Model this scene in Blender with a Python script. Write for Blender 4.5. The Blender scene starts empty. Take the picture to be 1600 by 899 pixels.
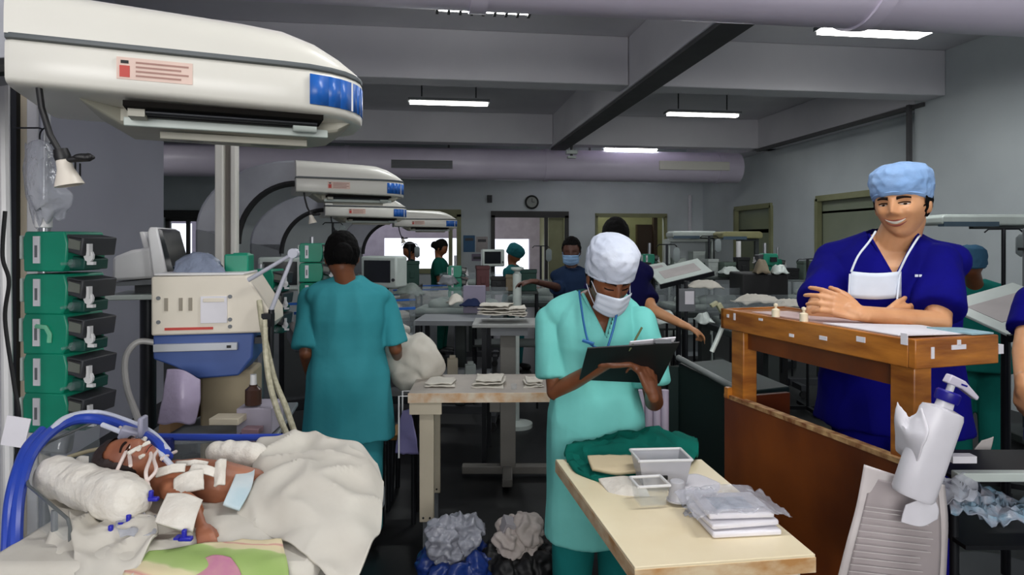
import bpy, bmesh, math, random
from mathutils import Vector, Matrix, noise
random.seed(7)
PI = math.pi
R = math.radians
S = bpy.context.scene
COL = S.collection

# ------------------------------------------------------------------ camera
YAW = R(7.4); F = 1000.0; HZ = 377.0; EYE = 1.45
cam_d = bpy.data.cameras.new('camera'); cam = bpy.data.objects.new('camera', cam_d); COL.objects.link(cam)
cam_d.sensor_width = 36; cam_d.lens = 36 * F / 1600; cam_d.shift_y = -(449.5 - HZ) / 1600
cam_d.clip_start = 0.05
cam.location = (0, 0, EYE); cam.rotation_euler = (PI / 2, 0, -YAW)
S.camera = cam
# ------------------------------------------------------------------ world, light, exposure
wd = bpy.data.worlds.new('world'); S.world = wd; wd.use_nodes = True
bgn = wd.node_tree.nodes['Background']; bgn.inputs[0].default_value = (0.86, 0.90, 1.0, 1); bgn.inputs[1].default_value = 1.6
vs = S.view_settings; vs.view_transform = 'Standard'; vs.look = 'None'; vs.gamma = 1; vs.use_curve_mapping = False
vs.exposure = 0.05
def area(name, loc, target, sx, sy, power, col):
    l = bpy.data.lights.new(name, 'AREA'); l.shape = 'RECTANGLE'; l.size = sx; l.size_y = sy; l.energy = power; l.color = col
    o = bpy.data.objects.new(name, l); COL.objects.link(o); o.location = loc
    o.rotation_euler = (Vector(target) - Vector(loc)).to_track_quat('-Z', 'Y').to_euler()
    return o
area('window_daylight', (-0.2, -2.75, 1.9), (0.6, 3, 1.75), 3.4, 1.5, 100, (1.0, 0.97, 0.93))
area('side_area_light', (4.7, -0.6, 2.0), (0.5, 3.0, 1.0), 2.2, 1.4, 24, (0.95, 0.97, 1.0))  # area light beside the right wall, where no window is built

CF = Matrix.Rotation(-YAW, 4, 'Z')
def W(px, py, d):
    return CF @ Vector(((px - 800) / F * d, d, EYE + (HZ - py) / F * d))
def G(xc, d, z=0): return CF @ Vector((xc, d, z))
def FR(px, d, rot=0, z=0):          # a floor frame: x to the right of the picture, y away, z up
    p = W(px, HZ, d); p.z = z
    return Matrix.Translation(p) @ Matrix.Rotation(-YAW + R(rot), 4, 'Z')
def atY(px, py, Y):
    v = W(px, py, 1.0) - Vector((0, 0, EYE)); t = Y / v.y
    return Vector((v.x * t, Y, EYE + v.z * t))
def atX(px, py, X):
    v = W(px, py, 1.0) - Vector((0, 0, EYE)); t = X / v.x
    return Vector((X, v.y * t, EYE + v.z * t))

# ------------------------------------------------------------------ materials
def lin(c):
    c /= 255.0
    return c / 12.92 if c <= 0.04045 else ((c + 0.055) / 1.055) ** 2.4
def rgb(c): return (lin(c[0]), lin(c[1]), lin(c[2]), 1)
MC = {}
def mat(name, c, rough=0.6, metal=0.0, c2=None, scale=6.0, bump=0.0, bscale=40.0, stretch=(1, 1, 1), alpha=None, emit=0, trans=0, sss=0, detail=4):
    if name in MC: return MC[name]
    m = bpy.data.materials.new(name); m.use_nodes = True; nt = m.node_tree; N = nt.nodes; L = nt.links
    b = N['Principled BSDF']; b.inputs['Specular IOR Level'].default_value = 0.12 if (rough >= 0.8) else 0.5; b.inputs['Base Color'].default_value = rgb(c)
    b.inputs['Roughness'].default_value = rough; b.inputs['Metallic'].default_value = metal
    tc = N.new('ShaderNodeTexCoord'); mp = N.new('ShaderNodeMapping'); mp.inputs['Scale'].default_value = stretch
    L.new(tc.outputs['Object'], mp.inputs['Vector'])
    n = N.new('ShaderNodeTexNoise'); n.inputs['Scale'].default_value = scale; n.inputs['Detail'].default_value = detail
    L.new(mp.outputs['Vector'], n.inputs['Vector'])
    r = N.new('ShaderNodeValToRGB'); r.color_ramp.elements[0].position = 0.35; r.color_ramp.elements[1].position = 0.68
    if c2 is None: c2 = tuple(max(0, x * 0.93) for x in c)
    r.color_ramp.elements[0].color = rgb(c2); r.color_ramp.elements[1].color = rgb(c)
    L.new(n.outputs['Fac'], r.inputs['Fac']); L.new(r.outputs['Color'], b.inputs['Base Color'])
    if bump:
        n2 = N.new('ShaderNodeTexNoise'); n2.inputs['Scale'].default_value = bscale; n2.inputs['Detail'].default_value = 3
        L.new(mp.outputs['Vector'], n2.inputs['Vector'])
        bp = N.new('ShaderNodeBump'); bp.inputs['Strength'].default_value = bump; bp.inputs['Distance'].default_value = 0.01
        L.new(n2.outputs['Fac'], bp.inputs['Height']); L.new(bp.outputs['Normal'], b.inputs['Normal'])
    if alpha is not None: b.inputs['Alpha'].default_value = alpha
    if trans: b.inputs['Transmission Weight'].default_value = trans
    if sss:
        b.inputs['Subsurface Weight'].default_value = sss; b.inputs['Subsurface Scale'].default_value = 0.01
    if emit:
        b.inputs['Emission Color'].default_value = rgb(c); b.inputs['Emission Strength'].default_value = emit
    MC[name] = m
    return m
wallm = mat('painted_wall', (204, 212, 214), 0.75, c2=(192, 200, 203), scale=1.3, bump=0.08)
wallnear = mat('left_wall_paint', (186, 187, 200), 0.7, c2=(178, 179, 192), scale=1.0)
ceilm = mat('ceiling_paint', (226, 225, 230), 0.79, c2=(214, 213, 219), scale=1.1, bump=0.06)
beamedge = mat('dark_beam_grey', (84, 84, 86), 0.7)  # for straps, wall pipe and the painted shade under the long beam
floorm = mat('terrazzo_floor', (20, 21, 22), 0.45, c2=(13, 14, 15), scale=25)
ductm = mat('duct_paint', (222, 214, 232), 0.35, c2=(212, 204, 222), scale=2)
olive = mat('olive_frame_paint', (150, 152, 116), 0.6, c2=(134, 136, 100), scale=3)
darkframe = mat('dark_frame_paint', (38, 38, 36), 0.5)
lilac = mat('lilac_plaster', (170, 162, 176), 0.8)
glassg = mat('greenish_pane', (150, 156, 134), 0.15, c2=(128, 138, 118), scale=0.9)
clear = mat('clear_acrylic', (190, 200, 204), 0.06, alpha=0.13)
plast = mat('clear_plastic_film', (200, 204, 214), 0.16, alpha=0.45, bump=0.8, bscale=28)
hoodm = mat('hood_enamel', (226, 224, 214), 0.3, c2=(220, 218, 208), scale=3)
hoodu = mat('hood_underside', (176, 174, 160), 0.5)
metal = mat('brushed_metal', (170, 172, 176), 0.3, metal=0.85)
dmetal = mat('dark_metal', (40, 42, 46), 0.4, metal=0.6)
whitep = mat('white_plastic', (222, 222, 222), 0.4)
greyp = mat('grey_plastic', (112, 116, 120), 0.5)
greyd = mat('dark_grey_plastic', (52, 54, 58), 0.5)
blackp = mat('black_rubber', (14, 14, 16), 0.5)
blackm = mat('black_cabinet', (12, 13, 15), 0.6)
blackhole = mat('dark_slot', (20, 18, 16), 0.9)
greenp = mat('pump_green', (12, 140, 110), 0.4, c2=(8, 126, 98), scale=5)
greend = mat('pump_dark_green', (6, 70, 60), 0.5)
bluep = mat('panel_blue', (30, 100, 190), 0.35)
bluedk = mat('device_blue', (62, 88, 150), 0.5, c2=(54, 80, 140), scale=6)
hoseb = mat('blue_hose', (40, 70, 175), 0.3)
hosew = mat('pale_hose', (205, 210, 225), 0.3)
hosey = mat('cream_corrugated_hose', (190, 185, 160), 0.5, c2=(150, 146, 122), scale=60)
cream = mat('cream_plastic', (224, 216, 200), 0.45, c2=(214, 206, 190), scale=4)
beige = mat('beige_laminate', (200, 190, 168), 0.5, c2=(190, 180, 158), scale=5)
tabtop = mat('worn_cream_laminate', (244, 232, 200), 0.35, c2=(234, 218, 182), scale=3.5, bump=0.03)
tabedge = mat('worn_wood_edge', (190, 140, 84), 0.5, c2=(226, 206, 170), scale=14, stretch=(1, 1, 2))
wood = mat('orange_varnished_wood', (192, 122, 44), 0.3, c2=(136, 76, 24), scale=5, stretch=(1, 1, 6), bump=0.05, detail=7)
wooddark = mat('red_brown_plywood', (146, 76, 24), 0.4, c2=(92, 40, 12), scale=2.2, stretch=(1.2, 1.2, 0.8), detail=6)
paper = mat('white_paper', (232, 230, 236), 0.7)
paperg = mat('grey_print', (178, 172, 170), 0.7)
inkm = mat('grey_ink', (128, 124, 124), 0.8)
redm = mat('red_print', (196, 60, 48), 0.5)
pinkm = mat('pink_label', (228, 200, 186), 0.5)
def printed():
    m = mat('green_pink_print', (196, 206, 150), 0.85, c2=(170, 188, 128), scale=9); nt = m.node_tree; N = nt.nodes; L = nt.links; b = N['Principled BSDF']
    tc = N.new('ShaderNodeTexCoord'); mp = N.new('ShaderNodeMapping'); mp.inputs['Rotation'].default_value = (0, 0, .35); L.new(tc.outputs['Object'], mp.inputs['Vector'])
    w = N.new('ShaderNodeTexWave'); w.bands_direction = 'Y'; w.inputs['Scale'].default_value = 2.1; w.inputs['Distortion'].default_value = 3.2; w.inputs['Detail'].default_value = 3; w.inputs['Detail Scale'].default_value = 2.2
    L.new(mp.outputs['Vector'], w.inputs['Vector']); r = N.new('ShaderNodeValToRGB'); L.new(w.outputs['Fac'], r.inputs['Fac']); e = r.color_ramp.elements
    e[0].position = 0; e[0].color = rgb((150, 176, 104)); e[1].position = 1; e[1].color = rgb((222, 208, 170))
    for p_, c_ in ((.22, (168, 190, 122)), (.30, (214, 206, 166)), (.62, (220, 204, 168)), (.72, (206, 150, 142)), (.82, (224, 210, 176))): x = e.new(p_); x.color = rgb(c_)
    L.new(r.outputs['Color'], b.inputs['Base Color']); return m
printm = printed()
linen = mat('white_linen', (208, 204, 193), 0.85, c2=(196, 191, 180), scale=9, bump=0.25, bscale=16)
cotton = mat('cotton_gauze', (224, 220, 210), 0.9, c2=(212, 206, 195), scale=30, bump=0.3, bscale=90)
skinm = mat('warm_brown_skin', (216, 160, 116), 0.45, c2=(202, 144, 100), scale=12, sss=0.06)
skind = mat('dark_brown_skin', (128, 78, 50), 0.45, c2=(112, 66, 42), scale=12)
skinb = mat('newborn_skin', (164, 104, 74), 0.5, c2=(126, 74, 52), scale=16)
hairm = mat('black_hair', (8, 7, 7), 0.85, bump=0.4, bscale=60)
navy = mat('navy_scrubs', (12, 9, 122), 0.85, c2=(9, 7, 102), scale=6, bump=0.25, bscale=14)
aqua = mat('aqua_scrubs', (126, 212, 204), 0.85, c2=(112, 198, 190), scale=4, bump=0.3, bscale=12)
teal = mat('teal_scrubs', (68, 158, 168), 0.85, c2=(56, 146, 156), scale=4, bump=0.3, bscale=12)
aqdark = mat('shaded_aqua_trousers', (30, 124, 122), 0.85, c2=(24, 110, 108), scale=4, bump=0.3, bscale=12)  # aqua scrub cloth darkened: shade on the lower body put into the colour
dgreen = mat('deep_green_scrubs', (12, 72, 62), 0.85, bump=0.3, bscale=12)
capw = mat('white_gauze_cap', (220, 226, 238), 0.8, c2=(200, 208, 224), scale=8, bump=0.5, bscale=22)
capb = mat('pale_blue_cap', (152, 184, 226), 0.8, c2=(130, 166, 212), scale=9, bump=0.5, bscale=24)
maskm = mat('white_face_mask', (226, 234, 246), 0.8)
maskb = mat('blue_face_mask', (140, 176, 214), 0.8)
lany = mat('blue_lanyard', (30, 100, 160), 0.6)
cloth_g = mat('green_drape', (12, 108, 94), 0.85, c2=(6, 84, 74), scale=6, bump=0.4, bscale=14)
tubel = mat('lit_tube', (255, 253, 245), 0.4, emit=16.0)
lens_ = mat('grey_diffuser', (196, 206, 200), 0.4)
cabg = mat('dark_green_cabinet', (16, 40, 36), 0.5, c2=(12, 32, 30), scale=3)
lampw = mat('white_lamp_enamel', (232, 224, 210), 0.35)
bluebag = mat('blue_bin_bag', (22, 50, 120), 0.35, bump=0.6, bscale=16)
cardb = mat('orange_card_box', (176, 116, 66), 0.7)
lips_m = mat('lip_skin', (170, 92, 76), 0.4)
teeth = mat('teeth', (236, 230, 214), 0.3)
eyew = mat('eye_white', (214, 206, 198), 0.3)
stub = mat('dark_eyebrow', (34, 22, 18), 0.8)
screen = mat('dark_screen', (24, 28, 34), 0.15)
reddisp = mat('red_display', (190, 40, 30), 0.5, emit=0.5)

# ------------------------------------------------------------------ mesh builder
class B:
    def __init__(s, M=None, mats=None):
        s.bm = bmesh.new(); s.M = M or Matrix(); s.i = 0
    def _v(s, p): return s.bm.verts.new(s.M @ Vector(p))
    def _f(s, vs_):
        try:
            f = s.bm.faces.new(vs_); f.material_index = s.i; return f
        except ValueError: return None
    def at(s, i): s.i = i; return s
    def box(s, c, d, M=None):
        T = M or Matrix(); c = Vector(c); v = []
        for x in (-.5, .5):
            for y in (-.5, .5):
                for z in (-.5, .5): v.append(s._v(T @ (c + Vector((x * d[0], y * d[1], z * d[2])))))
        for q in ((0, 1, 3, 2), (4, 6, 7, 5), (0, 4, 5, 1), (2, 3, 7, 6), (0, 2, 6, 4), (1, 5, 7, 3)): s._f([v[k] for k in q])
        return s
    def bb(s, x0, x1, y0, y1, z0, z1): return s.box(((x0 + x1) / 2, (y0 + y1) / 2, (z0 + z1) / 2), (abs(x1 - x0), abs(y1 - y0), abs(z1 - z0)))
    def loft(s, rings, cap=True, closed=True):
        vr = [[s._v(p) for p in r] for r in rings]; n = len(vr[0])
        for a, b in zip(vr, vr[1:]):
            for k in range(n if closed else n - 1): s._f([a[k], a[(k + 1) % n], b[(k + 1) % n], b[k]])
        if cap: s._f(list(reversed(vr[0]))); s._f(vr[-1])
        return s
    def tube(s, pts, r, n=10):
        pts = [Vector(p) for p in pts]; rs = r if isinstance(r, (list, tuple)) else [r] * len(pts)
        t0 = (pts[1] - pts[0]).normalized(); u = t0.orthogonal().normalized(); rings = []
        for k, p in enumerate(pts):
            t = (pts[min(k + 1, len(pts) - 1)] - pts[max(k - 1, 0)]).normalized()
            u = (u - t * u.dot(t)).normalized(); w = t.cross(u)
            rings.append([p + (u * math.cos(a) + w * math.sin(a)) * rs[k] for a in [2 * PI * j / n for j in range(n)]])
        return s.loft(rings)
    def rod(s, p, q, r0, r1=None, n=12): return s.tube([p, q], [r0, r0 if r1 is None else r1], n)
    def lathe(s, prof, M=None, n=24):
        T = M or Matrix()
        return s.loft([[T @ Vector((r * math.cos(2 * PI * k / n), r * math.sin(2 * PI * k / n), z)) for k in range(n)] for r, z in prof])
    def prism(s, poly, y0, y1, M=None):      # polygon in x,z extruded along y
        T = M or Matrix()
        return s.loft([[T @ Vector((x, y0, z)) for x, z in poly], [T @ Vector((x, y1, z)) for x, z in poly]])
    def slab(s, poly, z0, z1):               # polygon in x,y extruded along z
        return s.loft([[Vector((x, y, z0)) for x, y in poly], [Vector((x, y, z1)) for x, y in poly]])
    def ball(s, c, r, M=None, nu=20, nv=12):
        T = M or Matrix(); c = Vector(c)
        if not isinstance(r, (tuple, list)): r = (r, r, r)
        rings = []
        for j in range(nv + 1):
            a = -PI / 2 + PI * (j * .96 + .02 * nv) / nv
            rings.append([T @ (c + Vector((r[0] * math.cos(a) * math.cos(2 * PI * k / nu), r[1] * math.cos(a) * math.sin(2 * PI * k / nu), r[2] * math.sin(a)))) for k in range(nu)])
        return s.loft(rings)
    def cap_(s, p, q, r0, r1, n=14):         # tapered capsule
        p = Vector(p); q = Vector(q); t = (q - p)
        if t.length < 1e-5: return s.ball(p, r0)
        t.normalize(); pts = []; rs = []
        for a in (85, 60, 35, 12): pts.append(p - t * r0 * math.sin(R(a))); rs.append(r0 * math.cos(R(a)))
        pts.append(p); rs.append(r0); pts.append(q); rs.append(r1)
        for a in (12, 35, 60, 85): pts.append(q + t * r1 * math.sin(R(a))); rs.append(r1 * math.cos(R(a)))
        return s.tube(pts, rs, n)
    def sheet(s, ctrl, n=8, amp=0.0, freq=6.0, seed=0, thick=0.0):
        rows = len(ctrl); cols = len(ctrl[0])
        def cr(p0, p1, p2, p3, t): return 0.5 * ((2 * p1) + (p2 - p0) * t + (2 * p0 - 5 * p1 + 4 * p2 - p3) * t * t + (3 * p1 - p0 - 3 * p2 + p3) * t ** 3)
        def line(a, t):
            k = min(int(t), len(a) - 2); f = t - k
            return cr(a[max(k - 1, 0)], a[k], a[k + 1], a[min(k + 2, len(a) - 1)], f)
        C = [[Vector(p) for p in r] for r in ctrl]; g = []
        for i in range((rows - 1) * n + 1):
            row = []
            for j in range((cols - 1) * n + 1):
                p = line([line(r, j / n) for r in C], i / n)
                if amp:
                    q = p * freq + Vector((seed, 0, 0))
                    rr = noise.noise(q); r2 = 1 - abs(noise.noise(q * 1.7 + Vector((3, 1, 7)))) * 2
                    p = p + Vector((noise.noise(q + Vector((9, 9, 9))) * .4, rr * .4, r2 * .7 + rr * .5)) * amp
                row.append(s._v(p))
            g.append(row)
        for a, b in zip(g, g[1:]):
            for k in range(len(a) - 1): s._f([a[k], a[k + 1], b[k + 1], b[k]])
        return s

def rotm(rx=0, ry=0, rz=0): return Matrix.Rotation(R(rz), 4, 'Z') @ Matrix.Rotation(R(ry), 4, 'Y') @ Matrix.Rotation(R(rx), 4, 'X')
WM = {}
def finish(me, ms, smooth=35):
    for m in ms: me.materials.append(m)
def obj(name, b, m, parent=None, bevel=0, world=False, label=None, solid=0, kind=None, sub=0, flat=False):
    bm = b.bm; bmesh.ops.recalc_face_normals(bm, faces=bm.faces)
    ms = list(m) if isinstance(m, (list, tuple)) else [m]
    loc = Vector((0, 0, 0))
    if parent is None:
        vv = [v.co for v in bm.verts]
        loc = Vector(((min(v.x for v in vv) + max(v.x for v in vv)) / 2, (min(v.y for v in vv) + max(v.y for v in vv)) / 2, min(v.z for v in vv)))
        bmesh.ops.translate(bm, verts=bm.verts, vec=-loc)
    elif world:
        bmesh.ops.transform(bm, matrix=WM[parent.name].inverted(), verts=bm.verts)
    for f in bm.faces: f.smooth = not flat
    for e in bm.edges:
        if len(e.link_faces) == 2 and e.calc_face_angle(0) > 0.62: e.smooth = False
    me = bpy.data.meshes.new(name); bm.to_mesh(me); bm.free(); finish(me, ms)
    o = bpy.data.objects.new(name, me); COL.objects.link(o); o.location = loc
    if parent is not None: o.parent = parent; WM[o.name] = WM[parent.name]
    else: WM[o.name] = Matrix.Translation(loc)
    if solid:
        md = o.modifiers.new('thickness', 'SOLIDIFY'); md.thickness = solid; md.offset = 0
    if bevel:
        md = o.modifiers.new('bevel', 'BEVEL'); md.width = bevel; md.segments = 2; md.limit_method = 'ANGLE'; md.angle_limit = R(40)
    if sub:
        md = o.modifiers.new('subdivision', 'SUBSURF'); md.levels = sub; md.render_levels = sub
    if label: o['label'] = label
    if kind: o['kind'] = kind
    return o
def tag(o, label, cat, group=None):
    o['label'] = label; o['category'] = cat
    if group: o['group'] = group
    return o
def thing(name, label, cat, M, group=None):
    o = bpy.data.objects.new(name, None); COL.objects.link(o); o.empty_display_size = 0.05
    o.location = M.translation; o.rotation_euler = M.to_euler()
    WM[o.name] = M.copy()
    return tag(o, label, cat, group)
def struct(name, b, m, **k): return obj(name, b, m, kind='structure', **k)
def copy_tree(o, M, label=None, group=None, scale=None):
    def cp(a, par):
        c = a.copy(); COL.objects.link(c); c.parent = par; WM[c.name] = Matrix()
        for ch in [x for x in a.children]: cp(ch, c)
        return c
    c = cp(o, None); c.location = M.translation; c.rotation_euler = M.to_euler()
    WM[c.name] = M.copy()
    if scale: c.scale = scale
    if label: c['label'] = label
    if group: c['group'] = group
    return c
def fuse(name, b, m, voxel, parent=None, smooth=4, wr=0.0, wf=9.0, hole=None, base=None, seed=0, vert=1.0, label=None):
    """one continuous skin around the overlapping volumes of b (world coordinates)"""
    bm = b.bm; bmesh.ops.recalc_face_normals(bm, faces=bm.faces)
    me = bpy.data.meshes.new('tmp'); bm.to_mesh(me); bm.free()
    o = bpy.data.objects.new('tmp', me); COL.objects.link(o)
    md = o.modifiers.new('r', 'REMESH'); md.mode = 'VOXEL'; md.voxel_size = voxel
    if smooth:
        ms_ = o.modifiers.new('s', 'SMOOTH'); ms_.factor = 0.5; ms_.iterations = smooth
    dg = bpy.context.evaluated_depsgraph_get(); dg.update()
    nm = bpy.data.meshes.new_from_object(o.evaluated_get(dg))
    bpy.data.objects.remove(o); bpy.data.meshes.remove(me)
    bm = bmesh.new(); bm.from_mesh(nm); bpy.data.meshes.remove(nm)
    if wr:
        bm.normal_update()
        for v in bm.verts:
            q = Vector((v.co.x * wf, v.co.y * wf, v.co.z * wf * vert)) + Vector((seed * 3.1, seed, 0))
            a = 1 - 2.2 * abs(noise.noise(q)); c = noise.noise(q * 2.1)
            v.co += v.normal * (a * .6 + c * .6) * wr
    if hole:
        dead = [f for f in bm.faces if hole(f.calc_center_median())]
        bmesh.ops.delete(bm, geom=dead, context='FACES')
    off = Vector((0, 0, 0))
    if parent is not None: bmesh.ops.transform(bm, matrix=WM[parent.name].inverted(), verts=bm.verts)
    else:
        off = base if base is not None else Vector((0, 0, 0)); bmesh.ops.translate(bm, verts=bm.verts, vec=-off)
    for f in bm.faces: f.smooth = True
    me = bpy.data.meshes.new(name); bm.to_mesh(me); bm.free()
    finish(me, [m])
    o = bpy.data.objects.new(name, me); COL.objects.link(o); o.location = off
    if parent is not None: o.parent = parent; WM[o.name] = WM[parent.name]
    else: WM[o.name] = Matrix.Translation(off)
    if label: o['label'] = label
    return o
# ================================================================== ROOM
H_CEIL = 3.3; BOT = 2.86; YF = 11.9; XL = -2.4; XR = 4.96; XR2 = 5.3; YB = -3.0; XLL = -7.0
struct('floor', B().bb(XLL - .2, 6.2, YB - .2, 16, -.1, 0), floorm)
struct('ceiling', B().bb(XLL - .2, 6.2, YB - .2, 16, H_CEIL, H_CEIL + .12), ceilm)
def wall_y(name, Y, th, x0, x1, holes, m, z1=H_CEIL):
    """wall across the room with rectangular openings (xa, xb, za, zb)"""
    b = B(); hs = sorted(holes); x = x0
    for xa, xb, za, zb in hs:
        if xa > x: b.bb(x, xa, Y, Y + th, 0, z1)
        if za > 0.01: b.bb(xa, xb, Y, Y + th, 0, za)
        b.bb(xa, xb, Y, Y + th, zb, z1); x = xb
    b.bb(x, x1, Y, Y + th, 0, z1)
    return struct(name, b, m)
def wall_x(name, X, th, y0, y1, holes, m, z1=H_CEIL):
    b = B(); y = y0
    for ya, yb, za, zb in sorted(holes):
        b.bb(X, X + th, y, ya, 0, z1)
        if za > 0.01: b.bb(X, X + th, ya, yb, 0, za)
        b.bb(X, X + th, ya, yb, zb, z1); y = yb
    b.bb(X, X + th, y, y1, 0, z1)
    return struct(name, b, m)
def hx(px): return atY(px, 377, YF).x
def hz(px, py): return atY(px, py, YF).z
hA = (hx(262), hx(312), 0.9, hz(285, 343)); hB = (hx(560), hx(718), 0.9, hz(660, 335))
hC = (hx(769), hx(886), 0.0, hz(828, 337)); hD = (hx(931), hx(1040), 0.9, hz(985, 338))
wall_y('wall_far', YF, .18, XLL, XR2 + .9, [hA, hB, hC, hD], wallm)
wE = (atX(1420, 300, XR2).y, atX(1278, 310, XR2).y, 0.95, atX(1300, 309, XR2).z)
wF = (atX(1207, 322, XR2).y, atX(1150, 328, XR2).y, 0.95, atX(1180, 324, XR2).z)
wall_x('wall_right', XR2, .18, 6.0, YF, [wE, wF], wallm)
struct('wall_right_near', B().bb(XR, XR + .5, YB, 6.0, 0, H_CEIL), wallm)
struct('wall_left', B().bb(XL - .3, XL, YB, 6.2, 0, H_CEIL), wallnear)
struct('wall_left_recess', B().bb(XLL, XL - .3, 6.0, 6.2, 0, H_CEIL).bb(XLL - .15, XLL, 6.0, YF, 0, H_CEIL), wallm)
rw = wall_y('wall_behind_camera', YB - .18, .18, XL, XR, [(-2.0, 1.6, 1.1, 2.7)], wallm)
# rooms beyond the far wall
bx0 = atY(600, 377, 15.2).x; bx1 = atY(850, 377, 15.2).x
wall_y('wall_beyond', 15.2, .15, XLL, 6.1, [(atY(262, 377, 15.2).x, atY(300, 377, 15.2).x, .8, 1.85), (bx0, atY(716, 377, 15.2).x, .6, 1.52), (atY(760, 377, 15.2).x, bx1 - .35, .6, 1.5)], lilac)
struct('wall_partition', B().bb(hx(890), hx(890) + .12, YF + .18, 15.2, 0, H_CEIL).bb(hx(890) + .12, 6.1, 13.6, 13.7, 0, H_CEIL).bb(6.0, 6.1, YF, 15.2, 0, H_CEIL), olive)
# frames
def frame_y(name, h, Y, m, w=.07, proj=.05, mull=()):
    b = B(); xa, xb, za, zb = h
    b.bb(xa - w * .3, xb + w * .3, Y - proj, Y + .02, zb - w * .5, zb + w)
    b.bb(xa - w * .3, xa + w * .6, Y - proj, Y + .02, za, zb); b.bb(xb - w * .6, xb + w * .3, Y - proj, Y + .02, za, zb)
    if za > .1: b.bb(xa, xb, Y - proj, Y + .02, za - w * .5, za + w * .5)
    for x in mull: b.bb(x - w * .4, x + w * .4, Y - proj + .01, Y + .02, za, zb)
    return struct(name, b, m)
frame_y('window_1', hA, YF, darkframe, mull=[(hA[0] * .35 + hA[1] * .65)])
struct('trim_1', B().bb(hx(256), hx(314), YF - .12, YF, hz(285, 340), hz(285, 329)), darkframe)
frame_y('window_2', hB, YF, olive, w=.09, mull=[hx(704)])
struct('trim_2', B().bb(hB[0], hB[1], YF + .03, YF + .14, hB[3] - .13, hB[3]), olive)
frame_y('door_1', hC, YF, darkframe, w=.08, mull=[hx(853)])
struct('trim_3', B().bb(hx(858), hx(882), YF + .05, YF + .1, 0, hC[3] - .04), olive)
frame_y('window_3', hD, YF, olive, w=.05, mull=[])
struct('trim_4', B().bb(hx(1006), hx(1034), YF + .4, YF + .5, .5, 1.78).bb(hx(1030), hx(1036), YF + .3, YF + .4, .5, 2.0), mat('brown_cupboard_front', (60, 44, 30), .6))
def frame_x(name, h, X, m, w=.07):
    ya, yb, za, zb = h; b = B()
    b.bb(X - .04, X + .03, ya, yb, zb - w * .5, zb + w * .6); b.bb(X - .04, X + .03, ya, yb, za - w * .5, za + w * .5)
    b.bb(X - .04, X + .03, ya - w * .3, ya + w * .6, za, zb); b.bb(X - .04, X + .03, yb - w * .6, yb + w * .3, za, zb)
    o = struct(name, b, m)
    obj('pane', B().bb(X + .05, X + .06, ya, yb, za, zb), glassg, o, world=True)
    return o
frame_x('window_4', wE, XR2, olive); frame_x('window_5', wF, XR2, olive)
struct('trim_5', B().bb(XR2 + .05, XR2 + .07, wF[0], wF[1], wF[3] - .42, wF[3] - .36).bb(XR2 + .05, XR2 + .07, wE[0], wE[1], wE[3] - .2, wE[3] - .17), darkframe)
# beams
XB = 1.92
def beam_y(name, Y, x0, x1): return struct(name, B().bb(x0, x1, Y, Y + .26, BOT, H_CEIL), ceilm, bevel=.01)
n = 1
for Y in (5.6, 9.16):
    beam_y('trim_%d' % (n + 5), Y, XLL, XB - .13); n += 1
    beam_y('trim_%d' % (n + 5), Y, XB + .13, XR2 if Y > 6 else XR); n += 1
struct('trim_10', B().bb(XB - .125, XB + .125, YB, 9.42, BOT - .02, H_CEIL), ceilm, bevel=.008)
struct('trim_11', B().bb(XB - .11, XB + .11, YB, 9.42, BOT - .05, BOT - .02), beamedge)  # dark strip standing in for the shaded underside of the long beam
struct('trim_12', B().bb(XR, XR2, 6.0, YF, BOT, H_CEIL), ceilm, bevel=.01)
struct('trim_13', B().bb(XR - .03, XR + .03, 5.86, 9.16, BOT - .05, BOT - .01).bb(XR - .05, XR - .01, 6.02, 6.06, 2.2, BOT), beamedge)
struct('trim_14', B().rod(atY(1078, 305, YF - .05), atY(1078, 440, YF - .05), .035), ceilm)
# ducts
def duct(label, Y, z, r, x0, x1, seams, grilles):
    t = thing('ventilation_duct', label, 'duct', Matrix.Translation((0, Y, z)))
    d = obj('duct_pipe', B().rod((x0, 0, 0), (x1, 0, 0), r, n=40), ductm, t)
    for x in seams: obj('seam_band', B().rod((x - .035, 0, 0), (x + .035, 0, 0), r + .012, n=40), ductm, t)
    for x, w in grilles:
        g = B().at(0).bb(x - w / 2, x + w / 2, -r - .008, -r * .6, -.1, .02)
        for k in range(5): g.at(1).bb(x - w / 2 + .01, x + w / 2 - .01, -r - .012, -r - .006, -.09 + k * .022, -.08 + k * .022)
        obj('air_grille', g, [greyp, greyd], t)
    for x in [x0 + .6 + k * 2.2 for k in range(int((x1 - x0) / 2.2))]:
        obj('hanger_strap', B().bb(x - .015, x + .015, -.01, .01, r * .9, H_CEIL - z), beamedge, t)
    return t
duct('near lilac ventilation duct running across the top of the picture', 2.60, 2.66, .26, XL, XR, [1.9, 0.2, 3.2], [])
fd = duct('far round ventilation duct below the ceiling ending at the right wall', 9.8, 2.63, .24, XLL + .1, XR2 - .35, [1.8, 4.6, -1.2], [(-.1, .9), (-4.3, .9)])
obj('outlet_panel', B().bb(atY(1030, 262, 9.56).x, XR2 - .6, -.255, -.15, -.07, .07), hoodm, fd, bevel=.01)
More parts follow.
